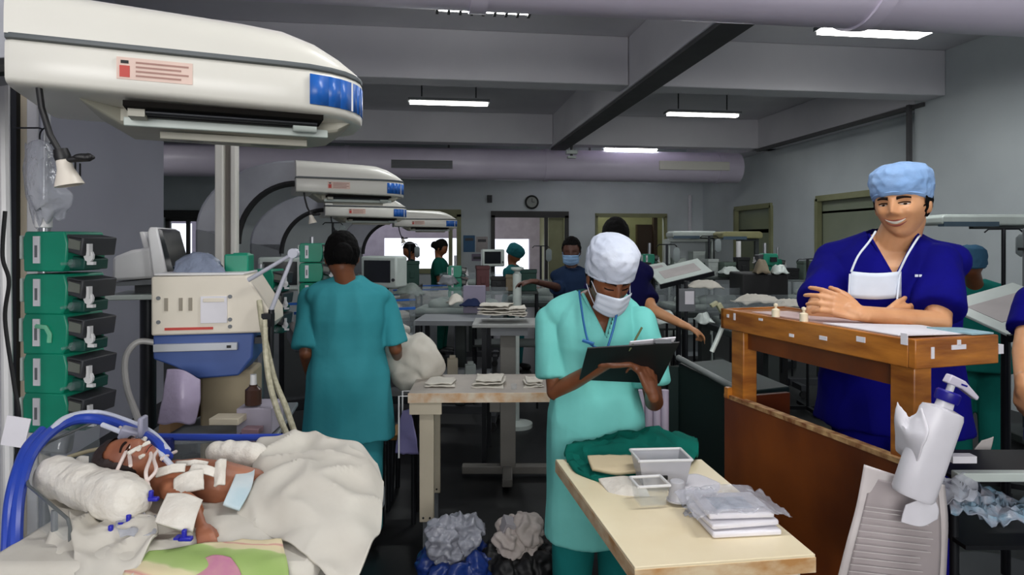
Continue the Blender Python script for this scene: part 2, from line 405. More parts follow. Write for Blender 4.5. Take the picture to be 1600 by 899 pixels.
# ceiling lights
wlinen = mat('dimmed_linen', (150, 158, 152), 0.85, c2=(112, 124, 118), scale=9, bump=0.25, bscale=16); cotm = mat('cot_frame_grey', (48, 56, 54), 0.5)  # linen copy made darker: dimness of the background put into its colour
lamps = [((680, 832), 13, 2.98, 'louvred strip light nearest the near duct, left of the long beam', 1), ((1278, 1454), 52, 3.0, 'bright strip light at top right, near the near duct', 0),
         ((640, 763), 163, 3.0, 'strip light in the second bay, left of the long beam', 0), ((1040, 1156), 181, 3.0, 'strip light in the second bay, right of the long beam', 0),
         ((943, 1028), 234, 2.9, 'short strip light just under the second cross beam', 0)]
for (a, c), y, z, lab, louv in lamps:
    d = (z - EYE) / (HZ - y) * F; M = FR((a + c) / 2, d, 7.4 - 7.4); M.translation.z = z; M = Matrix.Translation(M.translation)
    w = (c - a) / F * d * .98
    t = thing('strip_light', lab, 'ceiling light', M, 'fluorescent strip lights')
    obj('light_housing', B().bb(-w / 2 - .02, w / 2 + .02, -.09, .09, .02, .05), greyp, t)
    hwid = .075 if y < 100 else .035
    obj('light_diffuser', B().bb(-w / 2, w / 2, -hwid, hwid, -.005, .02), tubel, t)
    if louv:
        for k in range(9): obj('louvre', B().bb(-w / 2 + k * w / 8.2, -w / 2 + k * w / 8.2 + .018, -.08, .08, -.025, -.008), greyd, t)
    la = area('strip_light_glow', M.translation + Vector((0, 0, -.03)), M.translation + Vector((0, 0, -3)), w, .16, 13, (.93, .97, 1.0)); la.data.spread = R(175)
    for s in (-1, 1): obj('hanger', B().rod((s * w * .35, 0, .08), (s * w * .35, 0, H_CEIL - z), .008, n=6), greyd, t)
for lab, gx_, gy_ in (('unseen strip light added over the work table, beyond the top of the picture', 1.0, 1.35), ('unseen strip light added in the left bay behind the end of the left wall', -4.6, 7.9),):  # out-of-view fixtures added to brighten the table and the left bay
    t = thing('strip_light', lab, 'ceiling light', Matrix.Translation((gx_, gy_, 3.0)), 'fluorescent strip lights')
    obj('light_housing', B().bb(-.6, .6, -.09, .09, .02, .08), greyd, t); obj('light_diffuser', B().bb(-.58, .58, -.075, .075, -.01, .02), tubel, t)
    for s in (-1, 1): obj('hanger', B().rod((s * .4, 0, .08), (s * .4, 0, H_CEIL - 3.0), .008, n=6), greyd, t)
    area('strip_light_glow', (gx_, gy_, 2.97), (gx_, gy_ + .01, 0), 1.15, .16, 15, (.97, .98, 1.0))
area('far_room_fill', (2.6, 12.9, 3.2), (2.6, 13, 0), 3, .6, 50, (1, .98, .86)); area('corridor_fill', (-1.5, 13.6, 3.2), (-1.5, 13.7, 0), 4, .6, 45, (.92, .92, 1))  # fill lights added to brighten the rooms beyond, without fixtures
t = thing('smoke_detector', 'small white ceiling box at the far end of the long beam', 'detector', Matrix.Translation(atY(893, 236, 9.05)))
obj('detector_body', B().box((0, 0, -.02), (.16, .1, .05)), lens_, t); obj('detector_lens', B().box((0, 0, -.09), (.12, .08, .03)), lens_, t)
obj('detector_stem', B().rod((0, 0, -.1), (0, 0, .15), .02), greyd, t)
# clock
t = thing('wall_clock', 'round dark rimmed clock on the far wall above the doorway', 'clock', Matrix.Translation(atY(831, 316, YF - .03)))
obj('clock_rim', B().tube([(.115 * math.cos(a), 0, .115 * math.sin(a)) for a in [2 * PI * k / 32 for k in range(33)]], .018), blackp, t)
obj('clock_face', B().rod((0, .02, 0), (0, -.005, 0), .112, n=32), mat('clock_face', (150, 156, 150), .5), t)
obj('clock_hand', B().box((0, -.01, .035), (.01, .004, .07)), blackp, t); obj('clock_hand', B().box((.025, -.01, 0), (.05, .004, .01)), blackp, t)
tag(obj('wall_switch_box', B().box(atY(765, 311, YF - .02), (.09, .04, .14)).box(atY(765, 311, YF - .05), (.05, .03, .06)), greyd, bevel=.004), 'small dark box on the far wall left of the clock', 'box')
def poster(px0, px1, py0, py1, m, lab):
    a = atY(px0, py0, YF - .004); c = atY(px1, py1, YF - .004)
    o = obj('wall_poster', B().at(0).bb(a.x, c.x, YF - .008, YF, c.z, a.z).at(1).bb(a.x + .03, c.x - .03, YF - .010, YF - .008, a.z - .1, a.z - .05), [m, greyd]); tag(o, lab, 'poster')
poster(724, 742, 368, 394, mat('blue_poster', (50, 100, 140), .6), 'blue poster on the far wall between window and doorway')
poster(744, 762, 370, 394, paperg, 'pale poster on the far wall beside the blue poster')
poster(737, 764, 397, 408, mat('mauve_notice', (130, 120, 140), .6), 'low mauve notice beneath the two posters')
# ================================================================== INFANT WARMERS
def sup(w0, w1, z0, z1, n=28, e=4.0):
    """superellipse ring (y, z)"""
    cy = (w0 + w1) / 2; cz = (z0 + z1) / 2; a = (w1 - w0) / 2; b = (z1 - z0) / 2; out = []
    for k in range(n):
        t = 2 * PI * k / n; c, s_ = math.cos(t), math.sin(t)
        out.append((cy + a * math.copysign(abs(c) ** (2 / e), c), cz + b * math.copysign(abs(s_) ** (2 / e), s_)))
    return out
def warmer(label, M, group=None, bed=True, close=False):
    t = thing('infant_warmer', label, 'infant warmer', M, group)
    X0, L, hw = .32, .66, .2
    # lower hood body
    def half(x, k):      # plan half width narrowing to the nose
        u = (x - X0) / L
        return k * (1 if u < .72 else math.sqrt(max(0.0, 1 - ((u - .72) / .285) ** 2.6)) * .80 + .20 if u < 1 else .2)
    us = [0, .015, .2, .4, .6, .72, .8, .87, .92, .96, .985, 1.0]
    def zb(u): return 1.735 - .012 * u
    lo = []; up = []; se = []
    for u in us:
        x = X0 + u * L; w = half(x, hw); k = .97 if u == 0 else 1
        lo.append([(x, y, z) for y, z in sup(-w * k, w * k, zb(u), 1.822, e=9)])
        se.append([(x, y, z) for y, z in sup(-w * k - .002, w * k + .002, 1.817, 1.829, e=9)])
    obj('hood_shell', B().loft(lo), hoodm, t)
    obj('hood_seam', B().loft(se), mat('seam_grey', (92, 98, 100), .5), t)
    for u in [0, .015, .15, .3, .45, .6, .72, .82, .9, .95, .975]:
        x = X0 + u * L; w = half(x, hw) * .995
        zt = 1.93 - .012 * u - (0 if u < .66 else .085 * ((u - .66) / .315) ** 2.0)
        zt = max(zt, 1.832); y0 = w; ring = []
        for k in range(29):                        # dome: near side sloping, flat crown
            a = PI * k / 28; c, s_ = math.cos(a), math.sin(a); e = 2 / (4.6 - 2.2 * u)
            ring.append((x, y0 * math.copysign(abs(c) ** e, c), 1.826 + (zt - 1.826) * abs(s_) ** e))
        up.append(ring)
    obj('hood_cover', B().loft(up), hoodm, t)
    # underside reflector tray and rails
    tr = [[(x, y, z) for y, z in sup(-w_, w2, z0, 1.74, e=5)] for x, w_, w2, z0 in ((X0 + .1, .12, .15, 1.73), (X0 + .16, .05, .19, 1.695), (X0 + .52, .05, .19, 1.69), (X0 + .6, .10, .15, 1.70), (X0 + .64, .1, .1, 1.73))]
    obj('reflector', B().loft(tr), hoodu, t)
    obj('heater_slot', B().bb(X0 + .18, X0 + .56, -.165, -.07, 1.716, 1.727), blackhole, t)
    [obj('heater_element', B().rod((X0 + .19, yy, 1.712), (X0 + .55, yy, 1.712), .006), dmetal, t) for yy in (-.13, -.10)]
    obj('heater_bracket', B().rod((X0 + .5, -.115, 1.708), (X0 + .55, -.115, 1.708), .014), lens_, t); obj('heater_bracket', B().box((X0 + .20, -.115, 1.71), (.03, .05, .018)), hoodu, t)
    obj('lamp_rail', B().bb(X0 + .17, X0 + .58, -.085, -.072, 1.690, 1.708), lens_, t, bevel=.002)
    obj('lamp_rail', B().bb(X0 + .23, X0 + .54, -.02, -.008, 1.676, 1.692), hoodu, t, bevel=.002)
    for k in range(3):
        obj('lamp_lens', B().lathe([(.001, -.004), (.022, -.004), (.024, 0), (.024, .01)], Matrix.Translation((X0 + .28 + k * .085, .055, 1.688)) @ Matrix.Scale(1.5, 4, (1, 0, 0))), mat('brown_lens', (92, 84, 66), .3), t)
    # nose panel
    pn = []
    for z in (1.742, 1.808):
        ys = [-.99, -.9, -.7, -.3, 0, .3, .7, .9, .99] if False else None
    pts = []
    for u in [.80, .86, .90, .94, .965, .985, 1.0]: pts.append((X0 + u * L, -half(X0 + u * L, hw) - .0035))
    nose = pts + [(X0 + L + .0035, 0)] + [(x, -y) for x, y in reversed(pts)]
    b = B()
    for (xa, ya), (xb, yb) in zip(nose, nose[1:]): b.loft([[(xa, ya, 1.742), (xb, yb, 1.742)], [(xa, ya, 1.806), (xb, yb, 1.806)]], cap=False, closed=False)
    obj('nose_panel', b, bluep, t, solid=.002)
    obj('panel_divider', B().box((X0 + .945 * L, -half(X0 + .945 * L, hw) - .005, 1.774), (.004, .004, .064)), whitep, t)
    # warning sticker
    lb = B().at(0).bb(X0 + .175, X0 + .305, -hw - .0016, -hw, 1.760, 1.802).at(1).bb(X0 + .180, X0 + .197, -hw - .0026, -hw - .0016, 1.764, 1.786).at(3).bb(X0 + .182, X0 + .195, -hw - .0026, -hw - .0016, 1.790, 1.796)
    for k in range(4): lb.at(2).bb(X0 + .207, X0 + (.298 if k % 2 else .285), -hw - .0024, -hw - .0016, 1.766 + k * .0085, 1.7695 + k * .0085)
    obj('warning_sticker', lb, [pinkm, redm, mat('sticker_text', (170, 130, 118), .6), blackm], t)
    # arch arm and column
    arc = []; Rr = .42
    for k in range(15):
        a = PI / 2 * k / 14; arc.append((X0 + .02 - Rr - .0 + (0), 0))
    prof_o = []; prof_i = []
    for k in range(15):
        a = PI / 2 * k / 14
        prof_o.append((X0 + .02 - .56 * math.sin(a) * .98, 1.93 - .42 * (1 - math.cos(a))))
        prof_i.append((X0 + .02 - .33 * math.sin(a), 1.80 - .36 * (1 - math.cos(a))))
    rings = []
    for (xo, zo), (xi, zi) in zip(prof_o, prof_i): rings.append([(xo, -.09, zo), (xi, -.09, zi), (xi, .09, zi), (xo, .09, zo)])
    obj('arch_arm', B().loft(rings), mat('arch_grey', (158, 160, 168), .5), t, bevel=.012)
    obj('arch_gasket', B().tube([(x, -.085, z - .006) for x, z in prof_i], .018, 8), blackp, t)
    obj('column', B().bb(prof_o[-1][0], prof_i[-1][0], -.09, .09, .25, 1.52), greyp, t, bevel=.012)
    obj('base_beam', B().bb(-.3, .8, -.04, .04, .14, .24).bb(-.26, -.18, -.3, .3, .1, .18).bb(.72, .8, -.3, .3, .1, .18), greyd, t, bevel=.01)
    for x in (-.22, .76):
        for y in (-.28, .28): obj('castor', B().rod((x, y - .015, .05), (x, y + .015, .05), .05, n=16).bb(x - .01, x + .01, y - .02, y + .02, .05, .13), greyd, t)
    # exam lamp on a black gooseneck
    gx = X0 + .045
    g = obj('gooseneck', B().tube([(gx, -.17, 1.745), (gx + .005, -.17, 1.70), (gx + .018, -.17, 1.65), (gx + .035, -.17, 1.615)], .0055, 10), blackp, t)
    lm = Matrix.Translation((gx + .038, -.17, 1.608)) @ rotm(0, 168, 0) @ Matrix.Scale(.74, 4); gx -= .033
    lp = obj('exam_lamp', B().lathe([(.001, 0), (.015, 0), (.017, .01), (.019, .03), (.028, .055), (.034, .072), (.03, .073), (.02, .05), (.001, .045)], lm), lampw, t)
    obj('lamp_collar', B().lathe([(.001, -.022), (.016, -.022), (.019, -.005), (.018, .006), (.001, .006)], lm), blackp, lp)
    obj('lamp_handle', B().cap_((gx + .078, -.175, 1.603), (gx + .115, -.185, 1.609), .005, .008).ball((gx + .108, -.185, 1.609), (.018, .006, .007)), blackp, lp)
    if bed:
        obj('bed_tray', B().bb(X0 - .02, X0 + .68, -.28, .28, .82, .88).bb(X0 + .2, X0 + .45, -.08, .08, .24, .82), greyp, t, bevel=.01)
        obj('mattress', B().bb(X0, X0 + .66, -.26, .26, .88, .93), linen, t, bevel=.015)
        w_ = obj('side_panel', B().bb(X0 - .02, X0 + .68, -.288, -.28, .86, 1.04), clear, t); obj('side_panel', B().bb(X0 - .02, X0 + .68, .28, .288, .86, 1.04), clear, t)
        obj('rail_trim', B().bb(X0 - .02, X0 + .68, -.292, -.276, 1.035, 1.05).bb(X0 - .02, X0 + .68, .276, .292, 1.035, 1.05), bluep, w_)
        wedge = B()
        for k in range(4): wedge.ball((X0 + .16 + k * .13, random.uniform(-.1, .1), .95), (.1, .13, .05 + .02 * (k % 2)))
        obj('bed_linen', wedge, linen, t)
    return t
def WF(xc, d, ang, z=0): return Matrix.Translation(G(xc, d, z)) @ Matrix.Rotation(-YAW + R(ang), 4, 'Z')
w1 = warmer('large white warmer hood close overhead at top left, with a lamp hanging from it', WF(-1.287, 1.207, 23.3), bed=False, close=True)
# --- its bed (authored in its own frame: x along the bed to the right, y away)
BM = WF(-.55, 1.21, 0)
bed = w1
def bobj(name, b, m, **k): b.M = BM; return b
def bpart(name, f, m, par=None, **k):
    b = B(BM); f(b); return obj(name, b, m, par or bed, world=True, **k)
bpart('bed_tray', lambda b: b.bb(-.30, .26, -.26, .26, .84, .90).bb(-.1, .1, -.1, .1, .3, .84), greyp, bevel=.012)
mt = bpart('mattress', lambda b: b.bb(-.28, .25, -.24, .24, .90, .955), linen, bevel=.02)
bpart('back_panel', lambda b: b.bb(-.28, .05, .256, .262, .88, .99), clear)
rail = bpart('back_rail', lambda b: b.tube([(-.3, .262, 1.0), (-.1, .262, .998), (.07, .265, .998)], .008), hoseb)
bpart('rail_clip', lambda b: b.box((-.24, .25, .985), (.03, .02, .03)), mat('navy_clip', (24, 34, 110), .4))
cp = [(-.36, .20), (-.385, .08), (-.36, -.02), (-.30, -.085), (-.225, -.135), (-.175, -.165)]
def wallp(b):
    v = Vector
    b.loft([[v((x, y, .84)) for x, y in cp], [v((x, y, 1.055 - .012 * k)) for k, (x, y) in enumerate(cp)]], cap=False, closed=False)
ap = bpart('corner_panel', wallp, clear, solid=.004)
bpart('panel_edge', lambda b: b.tube([(x, y, 1.056 - .012 * k) for k, (x, y) in enumerate(cp)] + [(cp[-1][0] + .006, cp[-1][1] - .004, .985), (cp[-1][0] + .006, cp[-1][1] - .004, .84)], .0028, 8), mat('panel_edge_grey', (96, 100, 100), .2), ap)
bpart('panel_strut', lambda b: b.tube([(-.215, -.14, 1.0), (-.215, -.14, .84)], .005, 8), greyp, ap)
# hoses round the head end
def hose(label, pts, r, m):
    o = obj('ventilator_hose', B().tube(smooth_path([W(*p) for p in pts]), r, 10), m)
    return tag(o, label, 'hose')
def smooth_path(P, n=8):
    out = []
    for k in range(len(P) - 1):
        p0 = P[max(k - 1, 0)]; p1 = P[k]; p2 = P[k + 1]; p3 = P[min(k + 2, len(P) - 1)]
        for j in range(n):
            t = j / n; out.append(0.5 * ((2 * p1) + (p2 - p0) * t + (2 * p0 - 5 * p1 + 4 * p2 - p3) * t * t + (3 * p1 - p0 - 3 * p2 + p3) * t ** 3))
    out.append(P[-1]); return out
hose('thick blue hose arching over the head of the foreground bed', [(24, 960, 1.04), (24, 860, 1.06), (30, 770, 1.12), (52, 705, 1.2), (100, 662, 1.3), (150, 655, 1.34), (205, 672, 1.3), (240, 690, 1.24), (262, 716, 1.2)], .0105, hoseb)
hose('second blue hose running outermost on the left of the foreground bed', [(8, 960, 1.04), (10, 860, 1.06), (16, 775, 1.11), (38, 705, 1.19), (66, 672, 1.26)], .008, hoseb)
hose('pale hose lying along the top of the blue hose', [(66, 690, 1.23), (100, 655, 1.3), (150, 645, 1.36), (200, 659, 1.33), (238, 678, 1.27), (262, 704, 1.21)], .006, hosew)
hose('lower pale hose on the inner side of the blue hose', [(160, 664, 1.29), (200, 680, 1.27), (240, 700, 1.22), (268, 728, 1.17)], .005, hosew)
# ------------------------------------------------ linens on the bed
def cloth(name, label, cat, ctrl, m, n=8, amp=.012, freq=7, seed=0, thick=.004, group=None, sub=0):
    o = obj(name, B().sheet([[W(*p) for p in r] for r in ctrl], n, amp, freq, seed), m, solid=thick, sub=sub)
    return tag(o, label, cat, group)
cloth('bed_sheet', 'white sheet spread under the baby on the foreground bed', 'sheet',
      [[(60, 715, 1.38), (150, 735, 1.33), (250, 742, 1.34), (350, 738, 1.36), (450, 735, 1.36)],
       [(70, 770, 1.22), (150, 785, 1.2), (250, 785, 1.2), (350, 785, 1.2), (450, 780, 1.2)],
       [(80, 822, 1.1), (160, 828, 1.09), (250, 828, 1.09), (350, 828, 1.09), (450, 826, 1.09)],
       [(60, 872, 1.02), (170, 868, 1.01), (250, 862, 1.02), (350, 868, 1.02), (450, 875, 1.02)],
       [(40, 940, .955), (180, 925, .955), (260, 920, .96), (350, 928, .96), (450, 935, .96)]], linen, amp=.012, freq=9)
cloth('folded_muslin', 'crumpled white muslin in front of the left bandage roll', 'cloth',
      [[(105, 800, 1.1), (150, 812, 1.09), (200, 815, 1.08), (235, 812, 1.08)],
       [(112, 835, 1.05), (155, 848, 1.04), (205, 842, 1.04), (245, 835, 1.04)],
       [(120, 880, 1.0), (160, 895, .98), (200, 900, .975), (225, 868, 1.0)],
       [(125, 930, .945), (160, 935, .935), (190, 935, .93), (205, 905, .96)]], linen, amp=.016, freq=12, seed=4)
cloth('printed_blanket', 'green and pink printed blanket at the front of the bed', 'blanket',
      [[(205, 868, 1.015), (270, 860, 1.02), (340, 852, 1.035), (440, 846, 1.04)],
       [(198, 885, .985), (270, 880, .985), (345, 874, .99), (445, 866, 1.0)],
       [(190, 910, .955), (270, 905, .955), (350, 898, .96), (450, 890, .97)],
       [(185, 950, .93), (270, 950, .93), (350, 945, .93), (450, 940, .935)]], printm, amp=.006, freq=10, seed=2)
cloth('pink_motif_cloth', 'pink patterned cloth lying on the printed blanket', 'cloth',
      [[(300, 888, .975), (330, 872, .985), (360, 876, .98)], [(290, 906, .955), (330, 896, .96), (375, 898, .96)], [(290, 935, .93), (335, 935, .93), (380, 930, .935)]], mat('pink_print', (176, 92, 150), .8, c2=(196, 150, 150), scale=14), amp=.004, seed=3)
cloth('white_blanket', 'big white blanket draped over the baby and the foot of the bed', 'blanket',
      [[(402, 700, 1.40), (425, 690, 1.42), (470, 690, 1.42), (520, 692, 1.41), (565, 704, 1.39), (590, 728, 1.36)],
       [(404, 716, 1.34), (430, 706, 1.34), (475, 708, 1.33), (525, 712, 1.32), (572, 726, 1.30), (596, 760, 1.28)],
       [(398, 745, 1.26), (430, 735, 1.24), (480, 745, 1.21), (530, 752, 1.20), (575, 770, 1.19), (597, 800, 1.17)],
       [(384, 785, 1.18), (418, 772, 1.16), (470, 790, 1.12), (520, 800, 1.11), (560, 815, 1.10), (590, 838, 1.09)],
       [(368, 815, 1.13), (405, 815, 1.11), (455, 828, 1.07), (500, 845, 1.05), (545, 858, 1.03), (578, 870, 1.02)],
       [(358, 836, 1.10), (400, 840, 1.08), (448, 852, 1.04), (482, 885, 1.0), (520, 925, .97), (548, 945, .96)]], linen, n=12, amp=.024, freq=7.0, seed=11)
def roll(label, a, b_, r0, r1, seed):
    p, q = W(*a), W(*b_); b = B(); ax = (q - p); k = 7
    for i in range(k):
        c0 = p.lerp(q, i / k); c1 = p.lerp(q, (i + 1) / k); r = r0 + (r1 - r0) * i / k
        b.cap_(c0, c1, r * (1 + .06 * math.sin(i * 2.3 + seed)), r * (1 + .06 * math.sin((i + 1) * 2.3 + seed)))
    o = fuse('bandage_roll', b, cotton, .005, smooth=5, wr=.003, wf=30, seed=seed, base=p); return tag(o, label, 'bandage roll')
roll('long white bandage roll to the left of the baby head', (88, 745, 1.2), (200, 782, 1.1), .036, .041, 1)
roll('short white bandage roll at the far edge by the blue rail', (342, 708, 1.34), (396, 712, 1.33), .026, .028, 3)
cloth('gauze_pad', 'small white cloth tip poking up behind the left bandage roll', 'cloth', [[(112, 735, 1.22), (122, 715, 1.24), (138, 715, 1.25)], [(118, 745, 1.19), (128, 728, 1.2), (136, 735, 1.22)]], cotton, amp=.004)
cloth('gauze_pad', 'square white gauze pad in front of the baby', 'gauze', [[(262, 775, 1.09), (290, 776, 1.09), (316, 786, 1.09)], [(252, 797, 1.06), (280, 800, 1.055), (308, 806, 1.06)], [(243, 818, 1.04), (272, 828, 1.03), (301, 832, 1.03)]], cotton, amp=.003, thick=.008)
cloth('blue_mask_cloth', 'pale blue and white disposable pad lying over the baby tummy', 'pad', [[(372, 733, 1.25), (398, 738, 1.24)], [(362, 760, 1.17), (392, 766, 1.17)], [(348, 792, 1.12), (374, 800, 1.12)]], mat('pale_blue_pad', (176, 200, 208), .7, c2=(214, 220, 220), scale=10), amp=.006, thick=.006)
for lab, px, py, d in [('blue plastic clip beside the baby neck', 238, 780, 1.1), ('blue plastic clip nearest the front of the bed', 290, 842, 1.02), ('blue plastic clip in front of the left bandage roll', 175, 835, 1.05), ('blue plastic clip lying near the end of the left bandage roll', 203, 818, 1.07)]:
    M = FR(px, d); M.translation = W(px, py, d)
    t = thing('tube_clip', lab, 'clip', M, 'blue clips on the bed')
    obj('clip_body', B().box((0, 0, 0), (.022, .009, .007)).box((-.002, 0, .008), (.007, .007, .014)), mat('clip_blue', (34, 36, 168), .35), t, bevel=.002)
    obj('clip_wing', B().box((-.012, 0, .002), (.008, .014, .003)), MC['clip_blue'], t)
cloth('plastic_wrap', 'crumpled lilac plastic film by the blue clips', 'film', [[(180, 818, 1.08), (215, 808, 1.09), (245, 815, 1.08)], [(178, 835, 1.05), (215, 826, 1.06), (250, 830, 1.05)], [(185, 850, 1.03), (218, 845, 1.03), (245, 846, 1.03)]], plast, amp=.014, freq=22, thick=.001)
# ================================================================== PUMP STACK, left
def pump(label, M, group=None):
    t = thing('syringe_pump', label, 'syringe pump', M, group)
    o = obj('pump_body', B().prism([(-.075, -.051), (.045, -.051), (.058, -.03), (.062, .02), (.052, .050), (-.07, .050), (-.078, .03)], 0, .13), greenp, t, bevel=.004)
    obj('side_grip', B().bb(-.084, -.077, -.005, .06, -.02, .04), lens_, t, bevel=.003)
    f = obj('control_face', B().prism([(.046, -.005), (.066, -.003), (.100, -.012), (.108, .035), (.055, .043)], .005, .12), greyd, t, bevel=.003)
    obj('display', B().prism([(.062, .008), (.098, .003), (.1, .025), (.064, .033)], .002, .006), mat('pump_display', (108, 112, 104), .25), f)
    obj('key_row', B().prism([(.065, .0375), (.1, .033), (.1, .03), (.065, .034)], .002, .006), blackm, f)
    c = obj('carriage', B().prism([(.046, -.047), (.095, -.047), (.098, -.02), (.05, -.01)], .02, .10), greend, t, bevel=.003)
    obj('syringe', B().rod((.075, .0, -.03), (.075, .11, -.03), .011).rod((.075, -.03, -.03), (.075, 0, -.03), .004), clear, c)
    obj('syringe_flange', B().rod((.108, .02, -.012), (.108, .026, -.012), .015, n=10).box((.112, .02, .004), (.008, .012, .03)).box((.118, .02, -.03), (.02, .01, .008)), whitep, c)
    obj('name_strip', B().at(0).bb(-.042, -.022, -.0035, 0, -.03, .038).at(1).bb(-.036, -.028, -.0045, -.0035, -.015, .015), [paper, greyp], t)
    obj('pole_clamp', B().bb(-.055, .0, .13, .165, -.02, .02), dmetal, t)
    return t
tops = [357, 427, 491, 552, 615, 676]; d0 = 1.6
names = ['topmost green syringe pump of the tall stack beside the bed', 'second green syringe pump from the top of the tall stack', 'middle green syringe pump of the tall stack, with a bent sticker', 'fourth green syringe pump from the top of the tall stack', 'lowest green syringe pump of the tall stack, partly behind the blue hose']
p1 = None
for k in range(5):
    y = (tops[k] + tops[k + 1]) / 2 + 1; M = FR(80, d0, -6 + random.uniform(-2, 2)); M.translation = W(74, y, d0)
    if p1 is None: p1 = pump(names[0], M, 'tall pump stack'); p1.scale = (.88, 1, 1); q = p1
    else: q = copy_tree(p1, M, names[k])
    if k == 2: obj('bent_sticker', B().tube([(-.03, -.004, .02), (.0, -.004, .018), (.012, -.004, .0), (.01, -.004, -.02)], .006, 6), mat('sticker_green', (120, 196, 160), .5), q)
t = thing('pump_pole', 'steel mounting pole behind the tall green pump stack', 'pole', FR(70, d0 + .17))
obj('pole', B().rod((0, 0, .1), (0, 0, 2.2), .014), metal, t)
obj('pole_foot', B().bb(-.04, .08, -.02, .02, .06, .1).bb(.0, .04, -.08, .08, .06, .1), dmetal, t)
for s in (-.03, .07): obj('castor', B().ball((s, 0, .03), .03), blackp, t)
# channel rails at the left edge of the picture
t = thing('mounting_rail', 'tall white channel rail at the left edge, beside the green pumps', 'rail', FR(30, 1.78))
obj('channel', B().bb(-.055, -.03, 0, .05, .1, 2.4).bb(.02, .05, 0, .05, .1, 2.4), whitep, t, bevel=.003)
obj('channel_back', B().bb(-.03, .02, .02, .05, .1, 2.4), beige, t)
obj('groove', B().bb(-.028, -.012, .005, .02, .1, 2.4), dmetal, t); obj('rail_base', B().bb(-.12, .03, -.1, .08, 0, .1), greyd, t, bevel=.01)
t = thing('mounting_rail', 'bright narrow upright at the very left edge of the picture', 'rail', FR(22, 1.5))
obj('upright', B().rod((0, 0, .02), (-.03, 0, 2.2), .011, n=8), whitep, t); obj('upright_foot', B().rod((0, 0, 0), (0, 0, .03), .12, n=16), greyd, t)
t = tag(obj('power_cord', B().tube(smooth_path([W(8, 330, 1.35), W(4, 400, 1.35), W(14, 440, 1.35), W(8, 500, 1.35), W(22, 600, 1.35), W(30, 660, 1.35), W(20, 760, 1.35)]), .004, 6), blackp), 'thin dark cord hanging down the left edge', 'cord')
t = tag(obj('hook_ring', B().tube([W(72 + 10 * math.cos(a), 214 + 14 * math.sin(a), 1.66) for a in [2 * PI * k / 20 for k in range(21)]], .0022, 6).tube([W(20, 200, 1.66), W(60, 200, 1.66), W(68, 202, 1.66)], .0022, 6), dmetal), 'thin wire hook ring above the plastic bag', 'hook')
cloth('plastic_bag', 'clear crumpled plastic bag hanging above the green pumps', 'bag', [[(40, 235, 1.6), (62, 228, 1.56), (84, 236, 1.6)], [(34, 280, 1.6), (60, 275, 1.52), (92, 285, 1.58)], [(38, 320, 1.6), (64, 325, 1.54), (112, 318, 1.58)], [(52, 352, 1.6), (70, 354, 1.57), (108, 348, 1.6)]], plast, amp=.03, freq=14, thick=.001)
tag(obj('white_canister', B().rod(W(68, 356, 1.6), W(68, 318, 1.6), .019, n=18).rod(W(68, 318, 1.6), W(68, 312, 1.6), .012, n=14), whitep, bevel=.002), 'white canister standing on top of the green pump stack', 'canister')
tag(obj('white_card', B().box((0, 0, 0), (.045, .003, .06), Matrix.Translation(W(25, 675, 1.3)) @ rotm(0, 12, 0)), paper), 'small white card tied near the left end of the bed', 'card')
tag(obj('wall_mark', B(Matrix.Translation((XL + .004, atX(108, 260, XL).y, atX(108, 260, XL).z)) @ rotm(0, 0, 90)).box((.0, 0, 0), (.015, .004, .12)).box((-.03, 0, -.06), (.06, .004, .015)).box((.07, 0, -.01), (.015, .004, .09)).box((.10, 0, -.05), (.05, .004, .015)).box((.13, 0, -.01), (.015, .004, .09)), blackm), 'small dark letters painted on the left wall', 'wall marking')
# ================================================================== VENTILATOR AND MONITOR
M = FR(332, 1.95, 10)
v = thing('ventilator', 'cream and blue ventilator with a sloping right end behind the bed', 'ventilator', M)
def vx(px): return (px - 335) / F * 1.95
def vz(py): return EYE + (HZ - py) / F * 1.95
obj('upper_case', B().prism([(vx(246), vz(523)), (vx(246), vz(432)), (vx(385), vz(431)), (vx(421), vz(490)), (vx(422), vz(508)), (vx(412), vz(522))], 0, .22), cream, v, bevel=.006)
obj('top_tray', B().bb(vx(248), vx(380), .01, .21, vz(431), vz(427)), whitep, v, bevel=.003)
obj('lower_case', B().prism([(vx(247), vz(523)), (vx(395), vz(523)), (vx(393), vz(562)), (vx(372), vz(590)), (vx(312), vz(593)), (vx(276), vz(572)), (vx(247), vz(560))], .01, .20), bluedk, v, bevel=.006)
obj('chrome_strip', B().bb(vx(250), vx(372), -.006, .01, vz(548), vz(536)), mat('light_strip', (206, 210, 216), .25, metal=.4), v, bevel=.002)
obj('strip_logo', B().box(((vx(360)), -.008, vz(542)), (.012, .003, .008)), blackm, v)
obj('red_stripe', B().bb(vx(266), vx(336), -.003, .001, vz(515), vz(511)), redm, v)
obj('inset_panel', B().at(0).bb(vx(318), vx(357), -.005, .001, vz(505), vz(463)).at(1).bb(vx(322), vx(353), -.007, -.005, vz(472), vz(466)), [paper, cream], v, bevel=.002)
for px, py in ((257, 465), (257, 502), (361, 464), (361, 500), (361, 511)): obj('screw_cap', B().rod((vx(px), -.004, vz(py)), (vx(px), .001, vz(py)), .006, n=12), greyp, v)
for px in (268, 289, 303): obj('vent_slots', B().bb(vx(px) - .005, vx(px) + .005, -.003, .001, vz(485), vz(465)), mat('slot_tan', (150, 142, 128), .7), v)
obj('side_bracket', B().box((vx(405), .05, vz(536)), (.05, .05, .02)), dmetal, v)
obj('pedestal', B().bb(-.06, .10, .08, .22, .30, vz(588)), mat('beige_pedestal', (150, 138, 112), .6), v, bevel=.01)
obj('trolley_shelf', B().bb(-.19, .20, -.06, .34, vz(684), vz(676)), greyp, v, bevel=.004)
